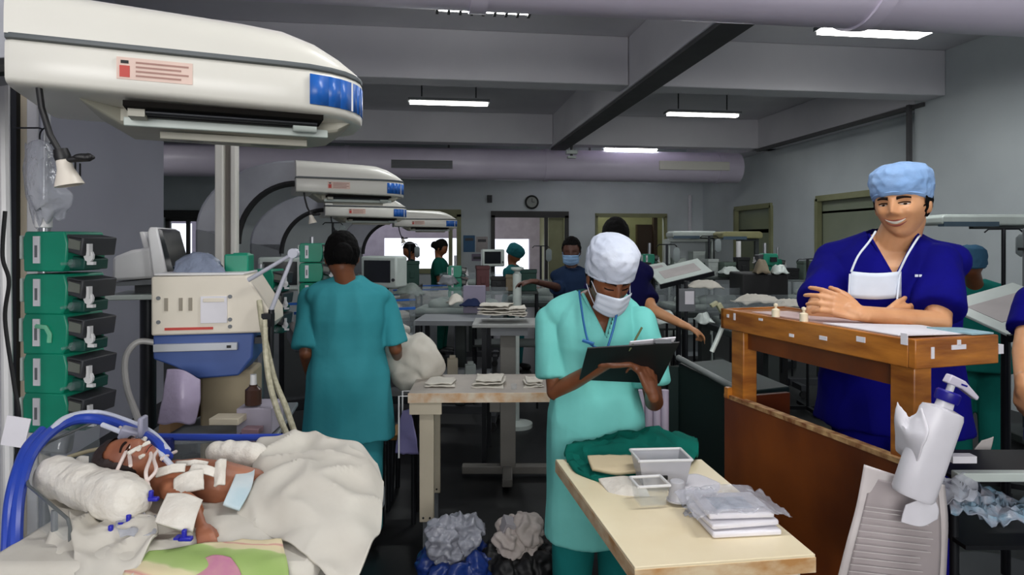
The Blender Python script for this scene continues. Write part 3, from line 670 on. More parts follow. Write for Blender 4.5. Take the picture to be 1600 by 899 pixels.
obj('trolley_base', B().bb(-.17, .24, -.12, .36, .08, .14), greyd, v, bevel=.01); obj('trolley_post', B().bb(-.04, .04, .12, .2, .1, vz(680)), greyd, v)
for x in (-.15, .22):
    for y in (-.1, .34): obj('castor', B().rod((x, y - .012, .04), (x, y + .012, .04), .04), blackp, v)
M2 = FR(213, 2.05, 16)
def ux(px): return (px - 215) / F * 2.05
def uz(py): return EYE + (HZ - py) / F * 2.05
m_ = thing('tube_monitor', 'boxy grey white monitor seen from its side left of the ventilator', 'monitor', M2)
obj('front_bezel', B().prism([(ux(238), uz(432)), (ux(230), uz(364)), (ux(233), uz(355)), (ux(244), uz(355)), (ux(258), uz(428))], 0, .28), whitep, m_, bevel=.005)
obj('rear_shell', B().prism([(ux(178), uz(440)), (ux(179), uz(402)), (ux(205), uz(391)), (ux(233), uz(386)), (ux(239), uz(436))], .02, .26), whitep, m_, bevel=.01)
obj('screen_side', B().prism([(ux(256), uz(432)), (ux(245), uz(357)), (ux(250), uz(360)), (ux(268), uz(430))], .01, .27), screen, m_)
obj('carry_handle', B().prism([(ux(213), uz(390)), (ux(206), uz(362)), (ux(213), uz(361)), (ux(222), uz(388))], .1, .18), whitep, m_, bevel=.004)
obj('monitor_base', B().prism([(ux(178), uz(442)), (ux(240), uz(437)), (ux(238), uz(446)), (ux(184), uz(448))], .03, .25), greyp, m_)
obj('support_arm', B().bb(ux(200), ux(236), .1, .18, uz(463), uz(446)), greyd, m_)
obj('shelf_plate', B().bb(ux(168), ux(242), .02, .26, uz(470), uz(462)), lens_, m_, bevel=.003)
obj('stand_post', B().rod((0, .14, .05), (0, .14, uz(466)), .025), dmetal, m_); obj('stand_foot', B().rod((0, .14, 0), (0, .14, .05), .1, n=20), greyd, m_)
cloth('plastic_bag', 'bluish clear plastic bag heaped on top of the ventilator', 'bag', [[(268, 428, 2.0), (300, 430, 1.99), (340, 429, 1.99), (352, 428, 2.0)], [(275, 412, 2.04), (300, 400, 2.04), (328, 401, 2.04), (345, 412, 2.04)], [(270, 422, 2.14), (300, 412, 2.16), (330, 412, 2.16), (350, 420, 2.14)]], mat('blue_film', (128, 138, 158), .3, bump=.8, bscale=30), amp=.012, freq=16, thick=.001)
tag(obj('green_box', B().box(W(374, 415, 2.1), (.075, .07, .075)).box(W(378, 400, 2.12), (.05, .04, .02)), greenp, bevel=.005), 'small green box on the right top of the ventilator', 'box')
t = thing('folding_support', 'silver folding tube arm forming a peak right of the ventilator', 'support arm', FR(405, 1.95))
A = (vx(388) - vx(405), .0, vz(438)); Pk = (vx(459) - vx(405), .0, vz(396)); C = (vx(424) - vx(405), .0, vz(484))
obj('upper_link', B().rod(A, Pk, .007, .0055), mat('pale_tube', (190, 192, 204), .3), t); obj('lower_link', B().rod(Pk, C, .0055, .007), MC['pale_tube'], t)
obj('joint', B().rod((Pk[0], -.012, Pk[2]), (Pk[0], .012, Pk[2]), .015), MC['pale_tube'], t)
obj('clamp_post', B().rod((C[0], 0, C[2]), (C[0] - .002, 0, vz(560)), .009).box((C[0] - .01, 0, vz(500)), (.03, .03, .04)), dmetal, t)
for nm, pts, lab in (('a', [(413, 500, 1.9), (416, 560, 1.88), (424, 610, 1.86), (440, 660, 1.84), (460, 705, 1.8)], 'cream corrugated hose hanging on the left side of the pair'), ('b', [(405, 470, 1.96), (412, 520, 1.93), (428, 590, 1.9), (448, 640, 1.88), (468, 700, 1.84)], 'cream corrugated hose hanging on the right side of the pair')):
    hose(lab, pts, .0085, hosey)
hose('grey white hose looping left of the ventilator down to the bed', [(245, 536, 1.95), (215, 535, 1.93), (196, 560, 1.9), (198, 605, 1.85), (212, 645, 1.75), (222, 672, 1.6)], .009, mat('grey_white_hose', (184, 182, 178), .4))
hose('dark wire loop inside the second warmer arch', [(360, 300, 3.6), (372, 340, 3.6), (366, 380, 3.6), (380, 420, 3.6)], .007, blackp)
# things on the ventilator trolley
cloth('lilac_plastic_bag', 'lilac white plastic bag leaning below the ventilator', 'bag', [[(262, 578, 1.86), (285, 582, 1.84), (312, 598, 1.86)], [(255, 620, 1.85), (282, 625, 1.81), (312, 632, 1.85)], [(246, 662, 1.85), (280, 665, 1.82), (304, 662, 1.85)]], mat('lilac_bag', (168, 156, 182), .35, bump=.6, bscale=20), amp=.014, freq=10, thick=.003)
tag(obj('brown_folder', B(FR(255, 1.9)).prism([(-.015, .88), (.02, .88), (.03, 1.05), (.01, 1.06)], 0, .2), mat('brown_card', (120, 92, 62), .7)), 'brown card folder edge left of the lilac bag', 'folder')
tag(obj('white_carton', B(FR(397, 1.9, 3)).bb(-.052, .05, 0, .12, vz(672), vz(632)), mat('pale_carton', (170, 164, 178), .6), bevel=.003), 'pale grey carton at the right end of the ventilator trolley', 'carton')
t = thing('suction_jar', 'small dark glass jar with pale cap on the pale carton', 'jar', Matrix.Translation(W(396, 632, 1.93)))
obj('jar_body', B().lathe([(.001, 0), (.024, 0), (.024, .045), (.012, .055), (.012, .06), (.001, .06)]), mat('brown_glass', (70, 48, 40), .15), t)
obj('jar_cap', B().lathe([(.001, .058), (.010, .058), (.009, .09), (.001, .09)]), whitep, t)
tag(obj('white_tray_strip', B(FR(345, 1.84)).bb(-.035, .05, 0, .06, vz(649) , vz(639)), beige, bevel=.002), 'narrow cream tray strip below the ventilator', 'tray')
tag(obj('tape_box', B(FR(385, 1.84)).bb(-.03, .02, 0, .05, vz(676), vz(664)).bb(-.02, .03, .01, .05, vz(664), vz(656)), mat('mauve_box', (150, 120, 128), .6), bevel=.002), 'small mauve boxes at the foot of the pale carton', 'boxes')
# ================================================================== TABLES
def table_beige():
    M = FR(747, 2.92, 1.5)
    t = thing('side_table', 'beige legged side table with folded linen on it, in the centre', 'table', M)
    def tx(px): return (px - 747) / F * 2.92
    obj('table_top', B().bb(tx(638), tx(902), 0, .42, .735, .755), mat('grey_laminate', (170, 162, 152), .5, c2=(152, 144, 136), scale=6), t, bevel=.002)
    obj('front_edge', B().bb(tx(638), tx(902), -.008, .0, .715, .757), mat('chipped_edge', (196, 150, 104), .6, c2=(214, 204, 184), scale=16), t)
    for px, y in ((666, .02), (884, .02), (666, .36), (884, .36)):
        l = obj('leg', B().bb(tx(px) - .033, tx(px) + .033, y, y + .03, .16, .715), beige, t, bevel=.003)
        obj('lower_leg', B().bb(tx(px) - .02, tx(px) + .02, y + .03, y + .06, .0, .2), greyp, l)
        for dx in (-.015, .015): obj('leg_screw', B().rod((tx(px) + dx, y - .002, .18), (tx(px) + dx, y + .002, .18), .005, n=8), dmetal, l)
    obj('corner_bracket', B().bb(tx(640), tx(690), .0, .02, .66, .715), beige, t)
    return t
tb = table_beige()
def pad(label, px, py, d, w, dp, h, m, seed, group=None):
    M = FR(px, d, random.uniform(-6, 6)); M.translation = W(px, py, d); b = B(M); k = []
    for i in range(4):
        z = h * i / 3; s_ = 1 - .06 * i
        b.sheet([[(x * w / 2 * s_ + random.uniform(-.01, .01), y * dp / 2 * s_, z + random.uniform(0, .006)) for x in (-1, -.3, .4, 1)] for y in (-1, 0, 1)], 5, .006, 18, seed + i)
    o = obj('folded_cloth', b, m, solid=.006); return tag(o, label, 'cloth', group)
g_ = 'folded cloths on the beige table'
pad('white folded cloth at the left end of the beige side table', 690, 608, 3.1, .15, .16, .035, linen, 1, g_)
pad('white folded cloth in the middle of the beige side table', 765, 606, 3.1, .16, .17, .045, linen, 5, g_)
pad('small pale folded cloth at the right end of the beige side table', 833, 604, 3.1, .09, .14, .03, linen, 9, g_)
tag(obj('medicine_cup', B(Matrix.Translation(W(803, 612, 3.0))).lathe([(.001, 0), (.012, 0), (.016, .035), (.014, .035), (.010, .004), (.001, .004)]), clear), 'tiny clear cup between the cloths on the beige table', 'cup')
t = thing('wire_frame', 'white bent wire holder beside the left leg of the beige table', 'holder', FR(630, 2.95))
obj('wire', B().tube([(-.02, 0, .45), (-.02, 0, .735), (.04, 0, .735)], .004, 8).tube([(-.02, .1, .45), (-.02, .1, .735), (.04, .1, .735)], .004, 8), whitep, t)
cloth('carrier_bag', 'lilac carrier bag hanging left of the beige table leg', 'bag', [[(630, 640, 3.0), (640, 640, 3.0)], [(622, 675, 3.0), (650, 680, 2.96)], [(618, 712, 3.0), (655, 714, 2.98)]], mat('lilac_carrier', (120, 116, 160), .5), n=8, amp=.02, freq=12, thick=.003)
t = thing('step_stool', 'low yellow brown wooden stool behind the beige table leg', 'stool', FR(640, 3.66))
obj('stool_seat', B().bb(-.1, .16, -.1, .12, .34, .37), mat('yellow_wood', (150, 110, 50), .5), t, bevel=.004)
for x in (-.08, .14):
    for y in (-.08, .1): obj('leg', B().rod((x, y, .34), (x * 1.1, y * 1.1, 0), .014), dmetal, t)
# T shaped stand with linen further back
def tstand(label, M, top=.86):
    t = thing('instrument_stand', label, 'stand', M)
    obj('stand_top', B().bb(-.21, .2, -.16, .18, top - .02, top), mat('stand_grey', (150, 152, 150), .5), t, bevel=.004)
    obj('apron', B().bb(-.1, .12, -.13, .13, top - .07, top - .02), greyp, t)
    obj('post', B().bb(-.045, .05, -.03, .04, .06, top - .06), mat('post_grey', (118, 116, 110), .5), t, bevel=.004)
    obj('post_box', B().bb(-.11, -.045, -.03, .04, .40, .52), MC['post_grey'], t, bevel=.004)
    obj('stand_foot', B().bb(-.28, .28, -.03, .03, .02, .07).bb(-.03, .03, -.24, .24, .02, .07), MC['post_grey'], t, bevel=.006)
    return t
tstand('grey single post stand with linen on top behind the beige table', FR(793, 3.95), .955)
pad('white linen folded on the single post stand', 776, 490, 3.95, .22, .22, .05, linen, 21)
pad('second linen bundle at the right end of the single post stand', 808, 492, 3.95, .12, .2, .04, linen, 25)
# white bundle to the right of the back nurse
b = B()
for p in [(625, 545, 3.3, .08), (650, 555, 3.3, .10), (640, 580, 3.3, .09), (668, 570, 3.3, .08), (618, 565, 3.3, .07), (652, 590, 3.3, .07), (676, 562, 3.3, .05)]: b.ball(W(*p[:3]), (p[3], p[3], p[3] * 1.05))
o = fuse('laundry_bundle', b, linen, .01, smooth=6, wr=.022, wf=8, seed=4, base=W(645, 610, 3.3)); tag(o, 'large crumpled white linen bundle right of the nurse seen from behind', 'linen bundle')
tag(obj('bundle_trolley', B(FR(626, 3.36)).bb(-.09, .09, -.1, .1, .62, .66).rod((-.08, -.08, 0), (-.08, -.08, .62), .012).rod((.08, -.08, 0), (.08, -.08, .62), .012).rod((-.08, .08, 0), (-.08, .08, .62), .012).rod((.08, .08, 0), (.08, .08, .62), .012), dmetal), 'dark small trolley carrying the crumpled linen bundle', 'trolley')
# ------------------------------------------------ front table
AZ = 0.75
def PZ(px, py, z=AZ):
    d = (EYE - z) / (py - HZ) * F
    return W(px, py, d)
ft = [PZ(868, 719), PZ(992, 888), PZ(1274, 868), PZ(1096, 719)]
Mt = Matrix.Translation((sum((p.x for p in ft)) / 4, sum((p.y for p in ft)) / 4, 0))
t = thing('work_table', 'cream topped work table in the right foreground with supplies on it', 'table', Mt)
def tl(p): return (p.x - Mt.translation.x, p.y - Mt.translation.y)
q = [tl(p) for p in ft]
obj('table_top', B().slab(q, .735, .752), tabtop, t, bevel=.0015)
def off(poly, e):
    c = Vector((0, 0)); return [(x * (1 + e), y * (1 + e)) for x, y in poly]
obj('edge_band', B().slab(off(q, .004), .712, .7455), tabedge, t)
pc = obj('front_panel', B().slab([(q[1][0] * .97, q[1][1] * .95), (q[2][0] * .90, q[2][1] * .90), (q[2][0] * .88, q[2][1] * .86), (q[1][0] * .96, q[1][1] * .9)], .55, .713), mat('mottled_panel', (206, 172, 138), .6, c2=(226, 210, 190), scale=14), t)
for k in range(4): x, y = off(q, -.45)[k]; x += .12; obj('leg', B().bb(x - .02, x + .02, y - .02, y + .02, 0, .715), beige, t, bevel=.003)
# things on the front table
cloth('surgical_drape', 'dark green folded drape heaped at the far end of the work table', 'drape',
      [[(905, 700, 2.12), (960, 684, 2.16), (1030, 676, 2.18), (1085, 690, 2.16)],
       [(885, 708, 2.08), (950, 694, 2.08), (1020, 688, 2.08), (1092, 704, 2.08)],
       [(882, 722, 2.03), (940, 712, 2.0), (1010, 712, 2.0), (1084, 722, 2.0)],
       [(905, 742, 1.93), (950, 742, 1.9), (1010, 742, 1.9), (1070, 744, 1.9)],
       [(925, 754, 1.87), (960, 752, 1.87), (1010, 750, 1.87), (1060, 750, 1.87)]], cloth_g, n=10, amp=.024, freq=11, seed=5, thick=.008)
cloth('surgical_drape', 'lower fold of green drape under the cream pouch', 'drape', [[(888, 724, 2.0), (940, 720, 1.99), (1000, 722, 1.98)], [(900, 740, 1.92), (950, 740, 1.9), (1010, 742, 1.88)], [(935, 755, 1.85), (970, 757, 1.84), (1020, 757, 1.84)]], cloth_g, amp=.006, seed=8, thick=.01)
tag(obj('cream_pouch', B().sheet([[W(918, 716, 1.94), W(960, 714, 1.94), (W(1010, 716, 1.94))], [W(922, 728, 1.9), W(960, 733, 1.88), W(1010, 733, 1.88)], [W(925, 735, 1.88), W(962, 740, 1.86), W(1010, 738, 1.86)]], 6, .004, 14), mat('cream_pouch', (206, 190, 156), .6), solid=.012), 'cream paper pouch lying on the green drape', 'pouch')
def tub(label, px, py, d, w, dp, h, m, rotz=0, lid=None, taper=.8):
    M = FR(px, d, rotz); M.translation = W(px, py, d)
    t = thing('plastic_tub', label, 'tub', M)
    out = [[(x * s_, y * s_, z) for x, y in ((-w / 2, -dp / 2), (w / 2, -dp / 2), (w / 2, dp / 2), (-w / 2, dp / 2))] for s_, z in ((taper, 0), (1, h))]
    inn = [[(x * s_, y * s_, z) for x, y in ((-w / 2, -dp / 2), (w / 2, -dp / 2), (w / 2, dp / 2), (-w / 2, dp / 2))] for s_, z in ((.96, h), (taper * .95, .003))]
    obj('tub_body', B().loft(out + inn), m, t, bevel=.004)
    b = B()
    for a, c in (((-1, -1), (1, -1)), ((1, -1), (1, 1)), ((1, 1), (-1, 1)), ((-1, 1), (-1, -1))): b.rod((a[0] * w / 2, a[1] * dp / 2, h), (c[0] * w / 2, c[1] * dp / 2, h), .004, n=8)
    obj('tub_rim', b, whitep, t)
    return t
frost = mat('frosted_plastic', (206, 206, 212), .3, alpha=.72)
tub('frosted white rectangular tub in the middle of the work table', 1032, 752, 1.83, .15, .10, .075, frost, 4)
obj('latch', B().box((-.005, -.055, .03), (.016, .006, .01)), blackm, [o for o in bpy.data.objects if o.name.startswith('plastic_tub')][-1])
tub('small clear tub in front of the frosted white tub', 1015, 785, 1.70, .085, .07, .055, clear, 8)
t = thing('plastic_cup', 'upturned clear cup left of the clear lidded packs', 'cup', Matrix.Translation(W(1058, 782, 1.7)))
obj('cup_body', B().lathe([(.026, 0), (.024, .005), (.019, .05), (.017, .052), (.001, .052)]), frost, t); obj('cup_rim', B().lathe([(.025, 0), (.028, 0), (.028, .004), (.024, .004)]), frost, t)
cloth('gauze_pile', 'flat white gauze pile left of the clear tubs on the work table', 'gauze', [[(935, 752, 1.85), (975, 748, 1.85), (1010, 752, 1.84)], [(945, 765, 1.81), (980, 760, 1.79), (1010, 768, 1.79)], [(952, 776, 1.77), (990, 779, 1.75), (1015, 780, 1.75)]], cotton, amp=.003, thick=.012)
cloth('paper_napkin', 'white paper napkin lying behind the clear lidded packs', 'napkin', [[(1062, 746, 1.86), (1090, 744, 1.88), (1125, 758, 1.83)], [(1055, 762, 1.81), (1090, 760, 1.8), (1124, 768, 1.79)], [(1050, 774, 1.77), (1088, 774, 1.76), (1110, 778, 1.75)]], paper, amp=.003, thick=.006)
for k, (lab, px, py, d, rz, w) in enumerate([('lowest white dressing pack of the pile on the work table', 1152, 826, 1.56, 6, .17), ('middle white dressing pack of the pile on the work table', 1148, 812, 1.57, 9, .17), ('topmost dressing pack of the pile, with clear wrapping', 1145, 797, 1.58, 4, .16)]):
    M = FR(px, d, rz); M.translation = W(px, 826, d); M.translation.z = .753 + k * .017
    t = thing('dressing_pack', lab, 'dressing pack', M, 'dressing packs on the work table')
    obj('pack_pad', B().bb(-w / 2, w / 2, -.055, .075, 0, .014), paper, t, bevel=.005)
    if k == 2: obj('pack_print', B().bb(-w / 3, w / 4, -.03, .04, .0145, .0155), mat('pale_blue_print', (186, 200, 216), .5), t)
    if k == 2: obj('wrapping', B().sheet([[(x, y, .018 + (.0 if abs(x) < .09 else -.016)) for x in (-.115, -.07, 0, .07, .115)] for y in (-.07, 0, .09)], 6, .012, 30), mat('crinkled_wrap', (210, 212, 222), .1, alpha=.35, bump=.8, bscale=40), t, solid=.0008)
cloth('clear_wrapper', 'crinkled clear wrapper on the left of the dressing packs', 'wrapper', [[(1060, 770, 1.74), (1090, 765, 1.76), (1120, 772, 1.74)], [(1062, 792, 1.69), (1095, 790, 1.68), (1115, 796, 1.67)], [(1070, 812, 1.62), (1100, 815, 1.6), (1118, 822, 1.58)]], plast, amp=.016, freq=24, thick=.001)
# ------------------------------------------------ lectern
TA = Vector((.82, 2.42)); TB = Vector((1.05, 1.67)); dAB = (TB - TA).normalized(); dN = Vector((-dAB.y, dAB.x)); 
if dN.x < 0: dN = -dN
TW = .27
ang = math.degrees(math.atan2(dAB.y, dAB.x))
LM = WF(TA.x, TA.y, ang)     # x runs from the far-left corner to the near corner; +y toward the far right side
LN = (TB - TA).length
lec = thing('standing_desk', 'scuffed orange wooden standing desk in front of the man in navy', 'desk', LM)
ZT = 1.195; RIM = .075
obj('desk_top', B().bb(-.0, LN, 0, TW, ZT - .025, ZT - .005), wood, lec)
obj('front_rail', B().bb(-.02, LN, -.022, 0, ZT - RIM, ZT), wood, lec, bevel=.003)
obj('end_rail', B().bb(LN, LN + .022, -.022, TW, ZT - RIM, ZT + .002), wood, lec, bevel=.003)
obj('back_rail', B().bb(0, LN, TW - .02, TW, ZT - RIM, ZT), wood, lec, bevel=.003)
obj('far_rail', B().bb(-.02, 0, -.022, TW, ZT - RIM, ZT), wood, lec, bevel=.003)
obj('under_apron', B().bb(.02, LN - .01, .02, .035, ZT - .14, ZT - RIM), wooddark, lec)
for x, w_ in ((.015, .07), (LN - .075, .075)):
    for y in (0.0,): obj('post', B().bb(x, x + w_, y, y + .06, .84, ZT - RIM), wood, lec, bevel=.004)
obj('side_panel', B().bb(-.01, LN, -.012, .012, .02, .865), wooddark, lec)
obj('panel_edge', B().bb(-.012, LN, -.014, .014, .858, .872), mat('chipped_ply_edge', (196, 160, 110), .7, c2=(120, 70, 34), scale=30), lec)
obj('far_panel', B().bb(-.01, .01, 0, TW, .02, .86), wooddark, lec)
obj('post_stub', B().bb(.0, .02, -.02, .0, .86, .90), wood, lec)
for x, z, w_, h_ in ((.06, ZT - .035, .01, .025), (.2, ZT - .02, .02, .008), (.48, ZT - .045, .03, .012), (.62, ZT - .03, .03, .015), (.02, ZT - .03, .012, .012), (.35, ZT - .055, .02, .01), (LN - .02, ZT - .016, .02, .03)):
    obj('paint_chip', B().bb(x, x + w_, -.024, -.0215, z, z + h_), paper, lec)
for y, z, w_, h_ in ((.03, ZT - .05, .01, .03), (.10, ZT - .03, .05, .012), (.12, ZT - .02, .012, .015)):
    obj('paint_chip', B().bb(LN + .0215, LN + .024, y, y + w_, z, z + h_), paper, lec)
obj('end_cap', B().bb(LN + .0, LN + .022, TW, TW + .018, ZT - .05, ZT - .025), paper, lec)
LI = LM
def lp(x, y, z): return LM @ Vector((x, y, z))
def sheet_on(label, pts, m=paper, name='paper_sheet', z=ZT + .004):
    o = obj(name, B().slab([tuple(p) for p in pts], 0, .0015), m)
    return o
b = B(LM); b.slab([(.47, .0), (.74, -.005), (.77, .20), (.60, .24)], ZT + .001, ZT + .004); o = obj('paper_sheet', b, paper); tag(o, 'white paper sheet lying at the near end of the standing desk', 'paper')
b = B(LM); b.slab([(.12, .01), (.50, .02), (.50, .16), (.14, .15)], ZT - .004, ZT + .001); o = obj('paper_sheet', b, mat('pinkish_paper', (206, 180, 176), .6)); tag(o, 'pinkish paper under the folded arms of the man', 'paper')
b = B(LM); b.slab([(.66, .19), (.80, .18), (.80, .26), (.7, .27)], ZT + .004, ZT + .008); o = obj('paper_sheet', b, mat('blue_white_leaflet', (150, 186, 196), .5)); tag(o, 'blue and white leaflet at the far right corner of the standing desk', 'leaflet')
for lab, x in (('small white stopper bottle on the desk rim, left of the pair', .27), ('small white stopper bottle on the desk rim, right of the pair', .40)):
    t = thing('stopper_bottle', lab, 'bottle', Matrix.Translation(lp(x, -.01, ZT)), 'stopper bottles on the desk rim')
    obj('bottle_body', B().lathe([(.001, 0), (.013, 0), (.013, .024), (.006, .028), (.001, .028)]), mat('cream_bottle', (240, 226, 196), .4), t)
    obj('bottle_knob', B().lathe([(.004, .027), (.004, .034), (.007, .037), (.007, .043), (.001, .046)]), MC['cream_bottle'], t)
# notice hanging at the near end
cornr = WF(TB.x, TB.y, ang)
nd = 1.56
def np_(px, py, d=nd): return W(px, py, d)
t = thing('laminated_notice', 'curling laminated notice of printed lines hanging from the standing desk', 'notice', Matrix.Translation(np_(1400, 940)))
pts = [[(1350, 726, 1.60), (1410, 745, 1.56), (1476, 758, 1.60)], [(1338, 790, 1.585), (1405, 800, 1.55), (1481, 810, 1.59)], [(1322, 850, 1.575), (1398, 860, 1.54), (1480, 862, 1.585)], [(1303, 925, 1.57), (1390, 935, 1.53), (1476, 935, 1.58)]]
obj('plastic_sleeve', B().sheet([[W(*p) for p in r] for r in pts], 8), mat('notice_sleeve', (206, 198, 196), .3), t, world=True, solid=.0015)
ptsi = [[(1360, 745, 1.592), (1410, 758, 1.553), (1466, 768, 1.592)], [(1349, 798, 1.577), (1405, 808, 1.543), (1470, 816, 1.583)], [(1335, 855, 1.567), (1398, 866, 1.533), (1470, 868, 1.577)], [(1318, 925, 1.562), (1390, 933, 1.523), (1466, 933, 1.573)]]
obj('printed_page', B().sheet([[W(p[0], p[1], p[2] - .004) for p in r] for r in ptsi], 8), mat('printed_page', (170, 160, 160), .6), t, world=True, solid=.001)
b = B()
for k in range(13):
    y0 = 792 + k * 10.5; x0 = 1352 - k * 2.6; rnd = random.uniform(.78, 1)
    P_ = []
    for j in range(9):
        u = j / 8 * rnd; x = x0 + (1464 - x0) * u; dd = (1.562 - .033 * (1 - (2 * u - 1) ** 2)) - .0125
        P_.append(W(x, y0 + 14 * u - (4 if k else 0), dd))
    for a, c in zip(P_, P_[1:]): b.rod(a, c, .0011, n=4)
obj('text_line', b, mat('faded_text', (206, 200, 198), .7), t, world=True)
# pump bottle strapped to the desk
BMx = Matrix.Translation(W(1425, 776, 1.5)) @ Matrix.Rotation(-YAW, 4, 'Z') @ rotm(0, 19.5, 0)
t = thing('pump_bottle', 'white pump bottle with a navy collar tilted against the desk corner', 'pump bottle', BMx)
obj('bottle_body', B().loft([[(math.copysign(abs(math.cos(a)) ** .75, math.cos(a)) * .046 * r, math.copysign(abs(math.sin(a)) ** .75, math.sin(a)) * .034 * r, z) for a in [2 * PI * k / 32 for k in range(32)]] for r, z in ((.9, 0), (1, .008), (1.01, .08), (1.0, .16), (1.0, .205), (.93, .216), (.42, .222), (.4, .238))]), mat('white_bottle', (228, 226, 232), .35), t)
obj('collar', B().lathe([(.001, .236), (.024, .236), (.026, .24), (.026, .258), (.022, .262), (.001, .262)]), mat('navy_collar', (30, 24, 140), .35), t)
obj('pump_stem', B().rod((0, 0, .26), (0, 0, .282), .008), whitep, t)
obj('pump_head', B().prism([(-.018, .278), (.02, .276), (.062, .262), (.064, .272), (.022, .296), (-.014, .3)], -.011, .011), mat('pump_white', (214, 208, 222), .35), t, bevel=.003)
obj('head_logo', B().box((.02, -.012, .286), (.014, .002, .004)), MC['navy_collar'], t)
t = thing('crumpled_tape', 'crumpled white paper tape wrapped around the pump bottle and post', 'tape', Matrix.Translation(W(1410, 720, 1.52)))
obj('tape_wrap', B().sheet([[W(1402, 632, 1.58), W(1420, 655, 1.53), W(1440, 640, 1.5)], [W(1398, 665, 1.57), W(1418, 680, 1.5), W(1450, 675, 1.455)], [W(1398, 700, 1.57), W(1415, 705, 1.51), W(1440, 705, 1.46)], [W(1410, 712, 1.57), W(1418, 722, 1.52), W(1430, 725, 1.48)]], 6, .012, 20), paper, t, world=True, solid=.003)
cloth('paper_scrap', 'rounded white paper scrap hanging below the pump bottle', 'paper scrap', [[(1415, 790, 1.5), (1440, 780, 1.49), (1455, 772, 1.5)], [(1410, 805, 1.5), (1440, 805, 1.49), (1466, 795, 1.5)], [(1408, 816, 1.5), (1440, 823, 1.49), (1465, 812, 1.5)]], paper, amp=.002, thick=.002)
# ================================================================== PEOPLE
def gs(a, s_): return math.exp(-(a / s_) ** 2)
def head_pt(n, smile=0.0):
    x, y, z = n.x * .074, n.y * .094, n.z * .116
    if z < 0:
        k = -z / .116; x *= 1 - .30 * k ** 1.6
        if y > 0: y *= 1 - .10 * k
        else: y *= 1 - .42 * k; 
    if y > .05: y = .05 + (y - .05) * .86
    if n.y > .05:
        f = min(1, n.y * 2)
        ax = abs(x)
        if -.042 < z < .03: nz = min(1, (.03 - z) / .055)
        else: nz = 0
        if z <= -.028: nz *= max(0, 1 - (-.028 - z) / .012)
        y += f * .026 * nz * gs(x, .0105)
        y += f * .010 * gs(ax - .014, .007) * gs(z + .032, .008)
        y -= f * .010 * gs(ax - .031, .014) * gs(z - .002, .010)
        y += f * .005 * gs(ax - .028, .022) * gs(z - .022, .008)
        y += f * (.004 + .006 * smile) * gs(ax - .042, .016) * gs(z + .028, .02)
        y += f * .006 * gs(x, .026) * gs(z + .06, .013)
        y -= f * .004 * gs(x, .022) * gs(z + .060, .0035)
        y -= f * .003 * smile * gs(ax - .036, .006) * gs(z + .052, .018)
        y -= f * .003 * gs(x, .02) * gs(z + .077, .006)
        y += f * .008 * gs(x, .022) * gs(z + .098, .014)
    return Vector((x, y, z))
def head_vol(b, HM, smile=0, bald=True):
    nu, nv = 72, 56; rings = []
    for j in range(nv + 1):
        a = -PI / 2 + PI * (j * .985 + .0075 * nv) / nv
        rings.append([HM @ head_pt(Vector((math.cos(a) * math.cos(2 * PI * k / nu), math.cos(a) * math.sin(2 * PI * k / nu), math.sin(a))), smile) for k in range(nu)])
    b.loft(rings)
    for s in (-1, 1): b.ball((s * .074, -.008, -.006), (.009, .018, .030), HM, 12, 8)
def face_xz(x, z, smile=0):
    nx, nz = x / .074, z / .116
    for _ in range(12):
        nn = Vector((nx, math.sqrt(max(.02, 1 - nx * nx - nz * nz)), nz)).normalized(); p = head_pt(nn, smile)
        nx += (x - p.x) / .09; nz += (z - p.z) / .12
    return p
def patch(outline_fn, nu, nv, off, HM, smile=0):
    """outline_fn(u, v) -> (x, z) on the face"""
    b = B(); g = []
    for i in range(nu + 1):
        row = []
        for j in range(nv + 1):
            x, z = outline_fn(i / nu, j / nv); p = face_xz(x, z, smile); row.append(HM @ (p + Vector((0, off * math.sin(PI * max(.12, min(.88, j / nv))), 0))))
        g.append(row)
    return b.loft(g, cap=False, closed=False)
